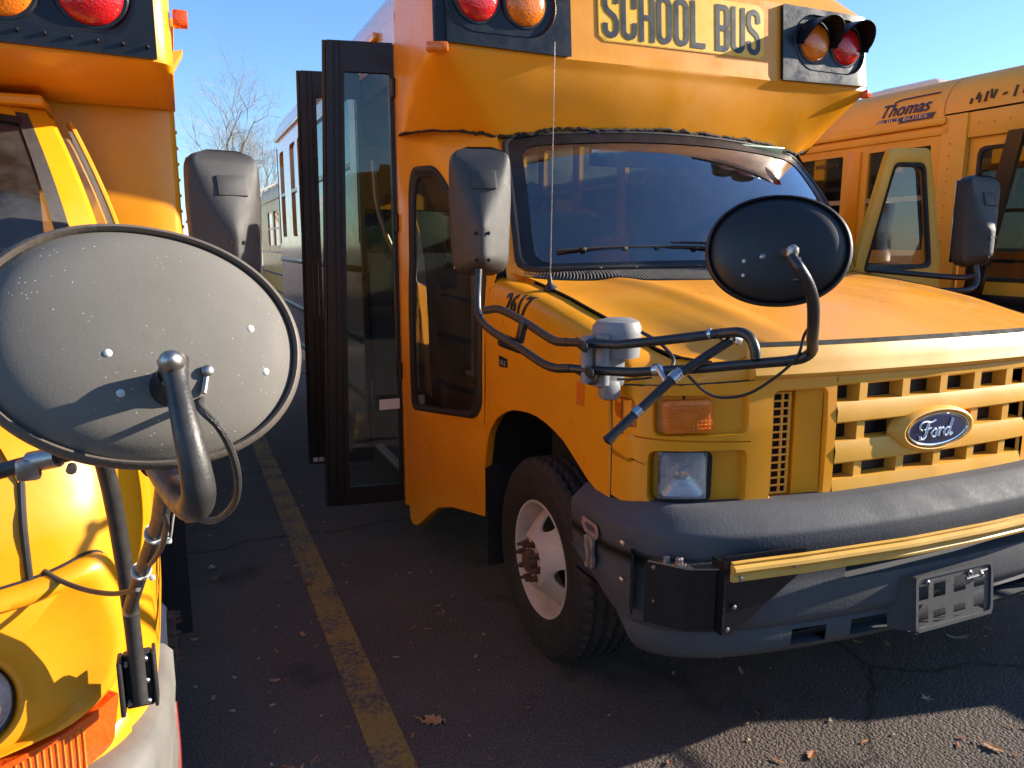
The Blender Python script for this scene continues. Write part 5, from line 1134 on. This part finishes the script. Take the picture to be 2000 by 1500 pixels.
for mr in (False, True):
    f = LFn(mr); fm2 = MB()
    sA, sB = sLX(-.262), LL[-1]
    # fender shell: sides up over the shoulder
    def lz(s, k, lo): # k 0..1 bottom to shoulder
        return lerp(lo, 1.12, k)
    lo = lambda s: .60 if s < sLX(-.11) else pl([(sLX(-.11), .60), (LL[-1], .66)], s)
    rows = []
    for i in range(41):
        s = lerp(sA, sB, i/40); r_ = [f(s, lerp(lo(s), 1.10, k/18), 0) for k in range(19)]
        e = r_[-1]; inw = V((LC if not mr else LC, 2.2, 1.3))-e; inw.z = 0; inw.normalize()
        r_ += [e+inw*dx+V((0, 0, dz)) for dx, dz in ((.012, .035), (.035, .070), (.07, .10), (.12, .125), (.18, .140))]
        rows.append(r_)
    fm2.grid(rows); add('fender', fm2, 'paint', lb, ang=60)
    f3 = MB(); g2 = (lambda y, z, d=0: V(((-.100 if not mr else 2*LC+.100)+(d if not mr else -d), y, z)))
    f3.grid([[g2(y, z) for z in ((lerp(pl([(1.9, .66), (1.97, .76), (2.1, .86), (2.3, .91), (2.5, .88), (2.65, .80), (2.74, .60)], y), 1.10, k/8)) for k in range(9))]+[g2(y, 1.16, -.03), g2(y, 1.21, -.09), g2(y, 1.24, -.2)] for y in [1.98+i*.06 for i in range(14)]])
    add('fender', f3, 'paint', lb, ang=60)
    # raised lamp housing with rolled edge, rising towards the corner
    sh0, sh1 = sLX(-.72), sLX(-.148); 
    ho = rpoly([(sh0, .668), (sLX(-.22), .690), (sLX(-.17), .735), (sh1, .82), (sLX(-.165), .985), (sLX(-.24), .962), (sh0, .93)], .045, 8); c2 = (sLX(-.36), .80)
    A = ringpts(ho, c2, 200); hb2 = MB()
    lamp = rpoly([(sLX(-.70), .69), (sLX(-.36), .69), (sLX(-.305), .73), (sLX(-.296), .80), (sLX(-.33), .862), (sLX(-.70), .862)], .05, 8); B = ringpts(lamp, c2, 200)
    hb2.grid([[f(u, v, -.006) for u, v in A], [f(u, v, .010) for u, v in A], [f(c2[0]+(u-c2[0])*.985, c2[1]+(v-c2[1])*.975, .024) for u, v in A], [f(lerp(a[0], b_[0], .12), lerp(a[1], b_[1], .12), .034) for a, b_ in zip(A, B)], [f(lerp(a[0], b_[0], .24), lerp(a[1], b_[1], .24), .034) for a, b_ in zip(A, B)], [f(lerp(a[0], b_[0], .32), lerp(a[1], b_[1], .32), .020) for a, b_ in zip(A, B)], [f(lerp(a[0], b_[0], .8), lerp(a[1], b_[1], .8), .030) for a, b_ in zip(A, B)], [f(lerp(a[0], b_[0], .93), lerp(a[1], b_[1], .93), .030) for a, b_ in zip(A, B)], [f(u, v, .014) for u, v in B], [f(c2[0]+(u-c2[0])*.96, c2[1]+(v-c2[1])*.94, -.01) for u, v in B]], True)
    add('lamp_housing', hb2, 'paint', lb, ang=60)
    gm = MB(); G_ = [f(u, v, .002) for u, v in A]; gm.tube(G_+[G_[0]], .0038, 6, 1, False); add('housing_seam', gm, 'rubber', lb)
    hl = MB(); hl.grid([[f(c2[0]+(u-c2[0])*k, c2[1]+(v-c2[1])*k, d) for u, v in B] for k, d in ((.965, .012), (.93, .016), (.90, .010))], True); h = add('headlamp', hl, 'black', lb)
    hl = MB(); hl.grid([[f(c2[0]+(u-c2[0])*k, c2[1]+(v-c2[1])*k, d) for u, v in B] for k, d in ((.905, .010), (.6, .012), (.3, .012), (.001, .012))], True); add('lens', hl, 'clear', h)
    hl = MB(); hl.grid([[f(c2[0]+(u-c2[0])*k, c2[1]+(v-c2[1])*k, d) for u, v in B] for k, d in ((.91, .006), (.6, -.02), (.3, -.035), (.001, -.04))], True); add('reflector', hl, 'reflector', h)
    # amber corner lamp under it
    ol = rpoly([(sLX(-.60), .590), (sLX(-.25), .592), (sLX(-.187), .622), (sLX(-.176), .722), (sLX(-.215), .692), (sLX(-.34), .668), (sLX(-.60), .658)], .016, 6); c3 = (sLX(-.26), .612)
    tl = MB(); disc2(tl, f, ol, .030, 8, n=200, dome=.002); B3 = ringpts(ol, (sum(p[0] for p in ol)/len(ol), sum(p[1] for p in ol)/len(ol)), 200); tl.grid([[f(u, v, .030) for u, v in B3], [f(u, v, .0) for u, v in B3]], True)
    t_ = add('turn_signal', tl, 'orange_lens', lb)
    rbm = MB(); s_ = sLX(-.60)
    while s_ < sLX(-.215):
        zt_ = pl([(sLX(-.60), .648), (sLX(-.34), .658), (sLX(-.20), .69)], s_); rbm.tube([f(s_, .602, .031), f(s_, zt_, .031)], .0028, 6, 1); s_ += .0095
    add('lens_ribs', rbm, 'amber', t_)
    # lower lip under the lamps down to the bumper
    ll = MB(); ll.grid([[f(lerp(sLX(-.72), sLX(-.150), i/30), z+(.03*max(0, i/30-.7)/.3), d*(1-max(0, i/30-.7)/.3*.7)) for i in range(31)] for z, d in ((.61, .0), (.595, .024), (.575, .030), (.55, .01))]); add('lamp_valance', ll, 'paint', lb, ang=60)
    # dark gap between grille/hood assembly and the fender
    gm = MB().tube([f(sLX(-.262), z, .0) for z in (.945, 1.0, 1.06, 1.12, 1.17, 1.2)], .006, 8, 3); add('fender_seam', gm, 'rubber', lb)
    nose = MB(); nose.grid([[f(lerp(0, sLX(-.258), i/24), z, 0) for i in range(25)] for z in (.60, .75, .90, 1.0, 1.08, 1.14, 1.18)]); add('front_panel', nose, 'paint', lb, ang=60)
lh = MB(); 
def LHp(u, t):
    au = abs(u); s = (1-0)*0; x = LC+u; k = min(range(len(LS)), key=lambda i: abs(LS[i].x-(LC+min(au, .84)))); y0 = LS[k].y+.085; z0 = 1.185-.02*au**3; return V((x, lerp(y0, 2.55+.2*au*au, t), lerp(z0, 1.36-.05*au*au, 1-(1-t)**1.7)))
lh.grid([[LHp(-.84+1.68*i/50, t/16) for i in range(51)] for t in range(17)]); add('hood', lh, 'paint', lb, ang=60)
gg = MB(); 
for z in (.68, .76, .84, .92, 1.0): gg.tube([LFn(False)(s, z, .02) for s in (0, .12, .24, .34)], .012, 8, 2); gg.tube([LFn(True)(s, z, .02) for s in (0, .12, .24, .34)], .012, 8, 2)
add_loose('grille_bar', gg, 'plastic_y', lb)
# bumper
bq = [V((LC, 1.12, 0)), V((-.7, 1.13, 0)), V((-.45, 1.165, 0)), V((-.27, 1.23, 0)), V((-.155, 1.33, 0)), V((-.098, 1.46, 0)), V((-.078, 1.60, 0)), V((-.072, 1.80, 0))]
bq = cr(bq, 50); bqf = bq; bb = MB()
for mrr in (1, -1):
    P = [V((p.x if mrr > 0 else 2*LC-p.x, p.y, 0)) for p in bqf]
    rows = []
    for i, p in enumerate(P):
        inn = V((LC, 2.0, 0))-p; inn.z = 0; inn.normalize(); inn = V((inn.x, inn.y, 0))
        k = i/(len(P)-1); h = lerp(.0, .06, k); rows.append([p+inn*.14+V((0, 0, .585+h*.3)), p+inn*.05+V((0, 0, .585+h*.4)), p+inn*.016+V((0, 0, .578+h*.4)), p+V((0, 0, .56+h*.4)), p+V((0, 0, .50)), p+inn*.008+V((0, 0, .42)), p+inn*.004+V((0, 0, .36)), p+inn*.03+V((0, 0, .33))])
    bb.grid(rows)
add('bumper', bb, 'bumper_grey', lb, ang=50)
wheel(lb, (-.235, 2.30, .372), 1); wheel(lb, (2*LC+.235, 2.30, .372), -1); wheel(lb, (-.2, 6.2, .372), 1)
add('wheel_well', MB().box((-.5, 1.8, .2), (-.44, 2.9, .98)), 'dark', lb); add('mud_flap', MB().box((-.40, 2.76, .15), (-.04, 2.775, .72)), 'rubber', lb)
add('red_brace', MB().tube([(-.085, 1.86, .42), (-.082, 1.80, .33), (-.086, 1.74, .22)], .010, 8, 4), 'redpart', lb)
add('frame_rail', MB().box((-.16, 1.72, .30), (-.10, 1.92, .50), .01), 'rubber', lb)
# cap over the cab
def lcap(z, Y, xs, yw=3.33): 
    P = cr([V((.030, yw, z)), V((.032, lerp(Y, yw, .45), z)), V((.030+xs*.2, Y+.07, z)), V((-.012+xs, Y+.008, z)), V((-.10, Y, z)), V((-.5, Y-.012, z)), V((LC, Y-.02, z))], 36)
    return P+[V((2*LC-p.x, p.y, p.z)) for p in reversed(P[:-1])]
LW = 3.33
rows = [lcap(2.0, 3.28, 0), lcap(2.012, 3.12, 0), lcap(2.03, 2.94, 0), lcap(2.045, 2.80, 0), lcap(2.06, 2.762, 0), lcap(2.085, 2.755, 0), lcap(2.25, 2.775, -.004), lcap(2.40, 2.80, -.02), lcap(2.55, 2.86, -.06), lcap(2.66, 2.98, -.12)]
cp = MB(); cp.grid(rows)
add('front_cap', cp, 'paint', lb, ang=28)
# bulkhead beside the cab, with rounded outer corner
bw = MB(); bk = [(.030, LW+.10), (.030, LW+.05), (.022, LW+.015), (.0, LW), (-.10, LW-.01), (-.3, LW-.02), (-.44, LW-.025)]
bw.grid([[V((x+ (0 if z < 2 else 0), y, z)) for x, y in bk] for z in [.36, .37]+[.45+i*.12 for i in range(14)]]); bw.grid([[V((x, y, .36)) for x, y in bk], [V((x, y+.05, .34)) for x, y in bk]])
add('bulkhead', bw, 'paint', lb, ang=60)
lpn = MB(); lf = lambda u, v, d: V((u, pl([(2.085, 2.755), (2.25, 2.775), (2.40, 2.80)], v)-.018*0+.0*u-d-.012*min(1, abs(u+.1)/.4)*(1 if u < -.1 else 0), v))
cc = (-.30, 2.235); stad = [(cc[0]+math.copysign(.118, math.cos(t))+.112*math.cos(t), cc[1]+.112*math.sin(t)) for t in T64]; OB = [(-.012, 2.063), (-.012, 2.39), (-.62, 2.39), (-.62, 2.078)]
holed(lpn, lambda u, v, d: lf(u, v, d+.014), OB, stad, 5, [(.985, -.002), (.955, -.010)], n=160, c=cc); A_ = ringpts(OB, cc, 160); lpn.grid([[lf(u, v, .014) for u, v in A_], [lf(u, v, -.01) for u, v in A_]], True)
disc2(lpn, lambda u, v, d: lf(u, v, d+.003), [(cc[0]+(u-cc[0])*.96, cc[1]+(v-cc[1])*.96) for u, v in stad], n=96); lpo = add('lamp_panel', lpn, 'black', lb, ang=40)
sc = MB()
for i in range(7):
    x = -.445+.068*i; sc.lathe([(.006, 0), (.0065, .006), (.005, .014), (.002, .016)], lf(x, 2.112-.003*i, .014), (0, -1, .1), 10)
add_loose('bolt', sc, 'black', lpo)
for x, mt in ((-.415, 'amber'), (-.182, 'red')): lamp_round(lb, lf(x, 2.235, .006), .090, mt)
ml = MB().cbox((.064, 2.86, 2.215), (.045, .05, .050), .006); add('marker_lamp', ml, 'orange_lens', lb)
ml = MB().prism([(.03, 2.14), (.068, 2.15), (.03, 2.085)], lambda u, v, d: V((u, 2.98+d, v)), 0, .12); add('gutter_end', ml, 'paint_old', lb, flat=True)
rv = MB()
for k in range(9): rv.lathe([(.007, 0), (.006, .004), (.001, .006)], (.030, LW+.06, 1.45+k*.06), (1, 0, 0), 8)
add_loose('rivet', rv, 'paint_old', lb)
body_shell(lb, LC-1.12, .030, LW+.06, 8.3, [(4.0, 4.6), (4.75, 5.35), (5.5, 6.1), (6.25, 6.85), (7.0, 7.6)], zt=2.42, zr=2.70)
# windscreen, pillars, quarter glass
def LWp(s, t, d=0):
    b_ = V((LC+.86*s, 2.52+.27*s*s, 1.36)); u_ = V((LC+.70*s, 2.99+.10*s*s, 1.955-.035*s*s)); p = b_.lerp(u_, t); n = V((0, -.76, .6)); 
    if s > .6: n = V(((s-.6)*.9, -.76, .6)).normalized()
    return p+n*(.03*math.sin(math.pi*t)+d)
lw = MB().grid([[LWp(-.93+1.86*i/50, .02+.94*j/16) for i in range(51)] for j in range(17)]); lwo = add('windscreen', lw, 'glass_left', lb)
for sg in (1, -1):
    def strip(s0, s1, mat, nm, d, t1=1.0, dx=0):
        mb = MB().grid([[LWp(sg*lerp(s0, s1, i/4), t1*t/16, d) for i in range(5)] for t in range(17)]); return add(nm, mb, mat, lb, ang=60)
    strip(.905, .955, 'mirror_plastic', 'windscreen_seal', .006); strip(.955, 1.035, 'paint', 'pillar', .004)
    # door glass and frame behind the pillar
    mb = MB(); P0 = [LWp(sg*1.035, t/16, .002) for t in range(17)]
    def back(p, dy, dx): return p+V((sg*dx, dy, 0))
    mb.grid([P0, [back(p, .03, .012) for p in P0]]); add('door_frame', mb, 'paint', lb)
    mb = MB().grid([[back(p, .03, .012) for p in P0[:15]], [back(p, .05+.16*(1-i/18), .028) for i, p in enumerate(P0[:15])], [back(p, .08+.30*(1-i/16), .036) for i, p in enumerate(P0[:15])]]); add('quarter_glass', mb, 'glass_side', lb)
    mb = MB().grid([[back(p, .08+.30*(1-i/16), .036) for i, p in enumerate(P0[:16])], [back(p, .09+.31*(1-i/16), .046) for i, p in enumerate(P0[:16])]]); add('glass_seal', mb, 'rubber', lb)
    mb = MB().tube([back(p, .10+.32*(1-i/16), .052) for i, p in enumerate(P0)], .011, 8, 2); add('door_rim', mb, 'paint', lb)
hd2 = MB().grid([[LWp(-1.04+2.08*i/40, .955, .006) for i in range(41)], [LWp(-1.04+2.08*i/40, 1.0, .004) for i in range(41)], [LWp(-1.04+2.08*i/40, 1.05, .0) for i in range(41)], [LWp(-1.04+2.08*i/40, 1.05, .0)+V((0, .12, .02)) for i in range(41)]]); add('roof_edge', hd2, 'paint', lb, ang=60)
hd2 = MB().grid([[LWp(-.92+1.84*i/40, .915, .008) for i in range(41)], [LWp(-.92+1.84*i/40, .965, .008) for i in range(41)]]); add('windscreen_header', hd2, 'rubber', lb)
add('cab_roof', MB().box((LC-.72, 3.05, 1.95), (LC+.72, LW, 1.985), .01), 'paint', lb)
add('cab_side', MB().grid([[V((-.13, y, z)) for y in (2.76, 3.32)] for z in (.5, 1.0, 1.35)]), 'paint', lb)
add('dashboard', MB().box((LC-.8, 2.85, 1.2), (LC+.8, 3.1, 1.36), .04), 'dash', lb)
ring = [V((LC+.45, 3.02, 1.36))+V((.20*math.cos(t), .20*math.sin(t)*.75, .20*math.sin(t)*.66)) for t in T64+[T64[0]]]; add('steering_wheel', MB().tube(ring, .012, 8, 1, False), 'mirror_plastic', lb)
add('driver_seat', MB().box((LC+.2, 3.15, 1.0), (LC+.66, 3.5, 1.1), .04).box((LC+.2, 3.45, 1.0), (LC+.66, 3.56, 1.7), .05), 'seat', lb)
# mirrors
fmr = flat_mirror(lb, (.150, 2.66, 1.575), 1, w=.225, h=.43, d=.12, yawr=.22)
LD = V((-.034, .825, 1.403)); LN = V((.16, -.93, .34)).normalized()
md, mf_ = round_mirror(lb, LD, LN, -.20, a=.152, b_=.121, mat='disc_grey', rim='rim_tan', rivets=[(-.22, -.17), (-.13, -.46), (.60, .18), (.72, -.16)])
hb3 = MB(); H0 = V((-.0085, .742, 1.391)); base = mf_(.02, -.045, .034)
hb3.lathe([(.019, -.004), (.017, .004), (.013, .012), (.0135, .03)], base, (H0-base), 16); o_ = add('ball_stem', hb3, 'tube', md)
nt_ = MB().lathe([(.011, 0), (.0112, .008), (.0095, .014), (.006, .019), (.001, .021)], H0+V((-.002, -.004, .004)), V((-.05, -.95, .45)), 20); add('dome_nut', nt_, 'steel', md)
nt_ = MB().lathe([(.0055, 0), (.0055, .003), (.004, .0045), (.001, .005)], mf_(.052, -.028, .038), LN, 14); nt_.tube([mf_(.052, -.028, .036), mf_(.05, -.05, .038)], .003, 6, 1); add_loose('screw', nt_, 'steel', md)
la = MB()
LA = [(-.0095, .742, 1.398), (-.0085, .732, 1.385), (-.006, .716, 1.366), (-.002, .702, 1.338), (.002, .696, 1.308), (.003, .702, 1.283), (-.003, .728, 1.266), (-.016, .79, 1.262), (-.032, .868, 1.268), (-.05, .95, 1.276)]
rr = lambda t: pl([(0, .0135), (.08, .0115), (.16, .0095), (.3, .0115), (.5, .014), (.65, .015), (1, .0145)], t); la.tube(LA, rr, 20, 8)
lao = add('mirror_arm', la, 'tube_worn', lb)
la = MB(); la.lathe([(.0175, -.006), (.0175, .006)], (-.040, .90, 1.271), (-.2, .9, .1), 18); la.lathe([(.0170, -.004), (.0170, .005)], (-.036, .882, 1.270), (-.2, .9, .1), 18); la.cbox((-.026, .875, 1.247), (.016, .012, .022), .004); add_loose('clamp', la, 'rust', lao)
la = MB(); la.tube([(-.028, .87, 1.248), (-.042, 1.0, 1.166), (-.060, 1.107, 1.095), (-.088, 1.22, 1.0), (-.108, 1.29, .930)], .0105, 12, 1); add('strut', la, 'tube_worn', lao)
la = MB(); la.tube([(-.118, 1.17, 1.235), (-.113, 1.22, 1.15), (-.111, 1.27, 1.045), (-.110, 1.31, .93), (-.110, 1.335, .82), (-.110, 1.34, .735)], .0125, 14, 2); add('upright_tube', la, 'tube_worn', lao)
la = MB(); la.tube([(-.25, 1.20, 1.195), (-.20, 1.19, 1.207), (-.175, 1.175, 1.215), (-.145, 1.165, 1.222), (-.05, .96, 1.276)], .011, 12, 1); add('cross_tube', la, 'tube_worn', lao)
la = MB(); la.lathe([(.0145, -.02), (.0145, .02)], (-.185, 1.18, 1.212), (.9, -.4, .2), 14); la.cbox((-.205, 1.18, 1.20), (.03, .02, .03), .006); la.lathe([(.006, 0), (.007, .012)], (-.150, 1.155, 1.205), (0, -1, -.2), 8); la.lathe([(.0135, -.008), (.0135, .008)], (-.108, 1.30, .925), (0, .3, -.95), 12); add_loose('clamp', la, 'steel', lao)
bk = MB(); bk.cbox((-.110, 1.358, .77), (.044, .020, .10), .004); bk.cbox((-.136, 1.345, .77), (.008, .040, .10), .003); bk.cbox((-.085, 1.36, .77), (.006, .04, .10), .003); bko = add('bracket', bk, 'mirror_black', lao)
bk = MB()
for dx, dz in ((-.017, .035), (-.017, -.035), (.012, .04), (.012, -.0), (.012, -.038)): bk.lathe([(.006, 0), (.006, .004), (.003, .007)], (-.110+dx, 1.347, .77+dz), (0, -1, .1), 8)
add_loose('bolt', bk, 'steel', bko)
wc = MB(); wc.tube([mf_(.05, -.055, .03), (.010, .745, 1.352), (.024, .735, 1.336), (.034, .745, 1.310), (.039, .760, 1.278), (.036, .795, 1.242), (.018, .835, 1.213), (-.004, .86, 1.212), (-.018, .875, 1.222), (-.022, .88, 1.236), (-.030, .90, 1.235), (-.036, .93, 1.205), (-.034, .97, 1.17), (-.044, 1.03, 1.12), (-.058, 1.09, 1.08), (-.066, 1.13, 1.06)], .0037, 8, 8)
wc.tube([(-.262, 1.437, .982), (-.225, 1.39, .962), (-.178, 1.34, .953), (-.13, 1.28, .962), (-.088, 1.21, .992)], .0042, 8, 8); add_loose('cable', wc, 'mirror_plastic', lao)
zt_ = MB()
for c_, r_ in (((-.050, 1.055, 1.13), .0150), ((-.080, 1.185, 1.03), .0140)): zt_.lathe([(r_, -.003), (r_, .003)], c_, (-.35, 1.2, -.9), 16); zt_.cbox((c_[0]+.014, c_[1]-.012, c_[2]-.008), (.008, .006, .008), .002)
zt_.tube([(-.02, .88, 1.222), (-.026, .95, 1.18), (-.032, 1.02, 1.135), (-.036, 1.05, 1.12)], .0012, 5, 3); add_loose('cable_tie', zt_, 'white', lao)
gk = MB(); gk.lathe([(.012, -.002), (.011, .004), (.005, .006)], (-.262, 1.432, .985), (.2, -1, .2), 14); gk.cbox((-.262, 1.43, .968), (.006, .003, .03), .001); add('grommet', gk, 'steel', lao)

# ================================================================== FAR BUSES, TREES, BACKGROUND
fb_ = thing('school_bus', 'distant school bus seen behind the tail of the middle bus', 'school bus', (1.9, 13.5, 0), 'school buses in the far row')
body_shell(fb_, 1.75, 4.1, 11.5, 18, [(11.8, 12.6), (12.8, 13.6), (13.8, 14.6), (14.8, 15.6), (15.8, 16.6)], zt=2.35, zr=2.75, glass='glass_dark')
fb2 = MB(); fb2.lathe([(.09, 0), (.09, .05), (.05, .07)], (2.05, 11.46, 2.33), (0, -1, 0), 20); add('warning_light', fb2, 'red', fb_)
add('front_wall', MB().box((1.76, 11.44, .45), (4.09, 11.5, 2.5), .02), 'paint', fb_); wheel(fb_, (1.95, 12.3, .4), -1); wheel(fb_, (1.95, 16.3, .4), -1)
pv = thing('parked_van', 'pale van half hidden behind the left bus near the bare tree', 'van', (.9, 22, 0))
vm = MB().prism([(18.5, .4), (18.4, 1.0), (19.3, 1.25), (20.1, 2.0), (23.4, 2.05), (23.6, .4)], lambda u, v, d: V((.1+d, u, v)), 0, 1.9); add('body', vm, 'white', pv, flat=True)
vm = MB().prism([(19.5, 1.3), (20.15, 1.9), (21.2, 1.92), (21.2, 1.3)], lambda u, v, d: V((1.995+d, u, v)), 0, .012); add('side_window', vm, 'glass_dark', pv, flat=True)
for y in (19.2, 22.6): add('wheel', MB().lathe([(.34, -.1), (.36, 0), (.34, .1), (.2, .1), (.2, .06)], (1.9, y, .36), (1, 0, 0), 28), 'tyre', pv)

for k, (xa, lab) in enumerate(((-4.2, 'school bus parked across the aisle behind the viewer, left one'), (-1.0, 'school bus parked across the aisle behind the viewer, middle one'), (2.3, 'school bus parked across the aisle behind the viewer, right one'))):
    ob_ = thing('school_bus', lab, 'school bus', (xa+1.1, -9, 0), 'school buses across the aisle')
    body_shell(ob_, xa, xa+2.25, -13, -6, [(-12, -11.2), (-11, -10.2), (-10, -9.2), (-9, -8.2), (-8, -7.2)])
    add('rear_window', MB().box((xa+.4, -5.97, 1.5), (xa+1.85, -5.955, 2.1), .01), 'glass_dark', ob_)
    for x in (xa+.3, xa+1.95): add('tail_lamp', MB().lathe([(.08, 0), (.08, .02), (.02, .03)], (x, -5.97, 1.0), (0, 1, 0), 20), 'red', ob_)
    add('bumper', MB().box((xa+.05, -5.97, .45), (xa+2.2, -5.8, .7), .03), 'black', ob_)
    for x, sx_ in ((xa+.2, -1), (xa+2.05, 1)): add('wheel', MB().lathe([(.34, -.1), (.37, 0), (.34, .1), (.2, .1), (.2, .06)], (x, -7.6, .37), (1, 0, 0), 28), 'tyre', ob_)

def bare_tree(name, label, x, y, h, seed, spread=1.0, depth=6):
    random.seed(seed); root = thing(name, label, 'tree', (x, y, 0), 'bare trees beyond the parking lot'); tm, cm = MB(), MB()
    def branch(mb, p, d, L, r, lv):
        n = 3 if lv < 4 else 2; pts = [p]; q = p; dd = d.copy()
        for i in range(n):
            dd = (dd+V((random.uniform(-.16, .16), random.uniform(-.16, .16), random.uniform(-.05, .12)))*(.5+lv*.22)).normalized(); q = q+dd*L/n; pts.append(q)
        r1 = r*.62; mb.tube(pts, lambda t: lerp(r, r1, t), 6 if lv < 2 else 4 if lv < 4 else 3, 1, False)
        if lv >= depth: return
        k = 3 if lv < 2 else random.choice((2, 3, 3, 3))
        for i in range(k):
            a = random.uniform(0, 6.28); ax = dd.orthogonal().normalized(); ax.rotate(Matrix.Rotation(a+i*2.1, 3, dd)); nd = (dd*random.uniform(.9, 1.2)+ax*random.uniform(.35, .85)*spread).normalized()
            branch(cm if lv >= 0 else mb, pts[-1] if i == 0 else pts[-1].lerp(pts[-2], random.uniform(0, .8)), nd, L*random.uniform(.62, .84), r1*random.uniform(.65, .95), lv+1)
    branch(tm, V((x, y, 0)), V((0, 0, 1)), h*.28, h*.020, 0)
    add('trunk', tm, 'bark', root); add('crown', cm, 'bark', root, flat=True)
bare_tree('bare_tree', 'taller leafless tree against the sky, right of the left bus', 1.62, 26, 8.2, 5, 1.25, 8)
bare_tree('bare_tree', 'smaller leafless tree just right of the left bus edge', .35, 25, 7.0, 11, 1.2, 7)
bare_tree('bare_tree', 'leafless tree behind the far school bus', 3.4, 31, 7.5, 23, 1.0, 7)

# ------------------------------------------------------------------ fallen leaves
def leaf_shape(kind, L, rnd):
    """outline of one dry leaf, stem towards -x"""
    if kind == 'oak':
        P = []; lob = 4
        for side in (1, -1):
            pts = []
            for i in range(lob*2+1):
                t = i/(lob*2); w = (.34 if i % 2 else .12)*math.sin(math.pi*min(1, t*.85+.12))*1.25; pts.append((t*L-L/2+(.05*L if i % 2 else 0), side*w*L*rnd.uniform(.8, 1.15)))
            P += pts if side > 0 else list(reversed(pts))
        return rpoly([(-.5*L-.02*L, .01*L)]+P[:lob*2+1]+P[lob*2+1:]+[(-.52*L, -.01*L)], .05*L, 3)
    if kind == 'star':
        P = []
        for i in range(10):
            a = math.pi*i/5; r = (.5 if i % 2 == 0 else .14)*L*rnd.uniform(.8, 1.1); P.append((r*math.cos(a), r*math.sin(a)))
        return rpoly(P, .04*L, 3)
    w = {'chip': .5, 'sliver': .22}[kind]
    return [(math.cos(a)*L/2*rnd.uniform(.8, 1.1), math.sin(a)*L/2*w*rnd.uniform(.7, 1.2)) for a in [2*math.pi*i/9 for i in range(9)]]
def leaf_obj(x, y, L, kind, mat, label, seed, group=None, stem=False):
    rnd = random.Random(seed); P = leaf_shape(kind, L, rnd); a = rnd.uniform(0, 6.28); ca, sa = math.cos(a), math.sin(a); cu, cv = rnd.uniform(-1, 1), rnd.uniform(.3, 1)
    def f(u, v, d):
        z = .004+abs(v)*.35*cv+(u*u/L)*.55*(cu+.6)+d; return V((x+u*ca-v*sa, y+u*sa+v*ca, max(.0045, z)))
    c = (0, 0); A = ringpts(P, c, 44) ; mb = MB(); mb.grid([[f(u*k, v*k, 0) for u, v in A] for k in (1, .66, .33, .01)], True); mb.grid([[f(u*k, v*k, .0012) for u, v in A] for k in (1, .66, .33, .01)], True)
    if stem: mb.tube([f(-L*.45, 0, .001), f(-L*.65, L*.04, .004), f(-L*.85, L*.12, .008)], .0011, 5, 3)
    o = add('fallen_leaf', mb, mat, None, loc=(x, y, 0), flat=kind != 'oak'); o['label'] = label; o['category'] = 'leaf'
    if group: o['group'] = group
    return o
GL = 'dry leaves lying on the asphalt'
leaf_obj(.648, 2.14, .085, 'oak', 'leaf1', 'largest curled tan oak leaf lying right of the yellow line', 1, GL, True)
leaf_obj(.222, 2.06, .075, 'star', 'leaf2', 'pointed brown leaf at the bottom edge, left of the yellow line', 2, GL, True)
leaf_obj(.44, 3.32, .085, 'star', 'leaf4', 'dark reddish leaf touching the left side of the yellow line', 3, GL)
leaf_obj(.30, 5.75, .07, 'star', 'leaf1', 'small yellowish leaf in deep shade beside the door leaf', 4, GL)

leaf_obj(.05, 3.67, .05, 'oak', 'leaf3', 'pale curled leaf in the shade beside the left bus wheel', 5, GL)
leaf_obj(2.16, 1.34, .055, 'oak', 'leaf1', 'orange leaf in the sunlit patch at the right edge', 6, GL, True)
leaf_obj(1.63, 1.53, .045, 'oak', 'leaf0', 'orange brown leaf in the sunlit patch below the bumper', 7, GL)
leaf_obj(2.66, 1.84, .10, 'sliver', 'leaf3', 'long pale twig like leaf right of the plate bracket', 8, GL)
leaf_obj(2.20, 1.60, .06, 'star', 'leaf3', 'ragged grey brown leaf in shade below the plate bracket', 9, GL)
leaf_obj(1.74, 1.98, .06, 'sliver', 'leaf3', 'narrow curled leaf in shade under the crossing arm', 10, GL)
rnd = random.Random(42)
KD = [('small tan leaf scrap', 'leaf1', 'chip', (.018, .040)), ('tiny pale leaf chip', 'leaf3', 'chip', (.009, .024)), ('thin brown leaf sliver', 'leaf0', 'sliver', (.022, .045)), ('small dark reddish leaf bit', 'leaf4', 'chip', (.015, .030))]
n = 0
while n < 240:
    x, y = rnd.uniform(-.1, 3.4), rnd.uniform(1.25, 6.5)
    if y > 3 and rnd.random() < .45: continue
    if y > 2.9 and x > 1.0: continue
    if abs(x-1.24) < .2 and abs(y-2.39) < .45: continue
    k = rnd.choice((0, 1, 1, 2, 2, 3)); lab, mt, kd, (a, b_) = KD[k]
    area = 'in the sunlit patch' if (y < 1.5 and x > 1.4) else 'left of the yellow line' if x < .43 else 'between the yellow line and the front wheel' if x < 1.1 else 'in the shade before the bumper'
    leaf_obj(x, y, rnd.uniform(a, b_), kd, mt, lab+' '+area, 100+n, ['tan leaf scraps', 'pale leaf chips', 'brown leaf slivers', 'reddish leaf bits'][k]+' '+area); n += 1
for i, (x, d_) in enumerate(((1.52, 0), (1.66, 0), (1.93, 0), (2.5, 0))):
    p = CW((x-XC)/.86, .8, .006); o = leaf_obj(p.x, p.y, .028, 'chip', 'leaf3', 'pale dry leaf bit caught below the windscreen', 400+i, 'leaf bits on the cowl'); o.location.z = p.z
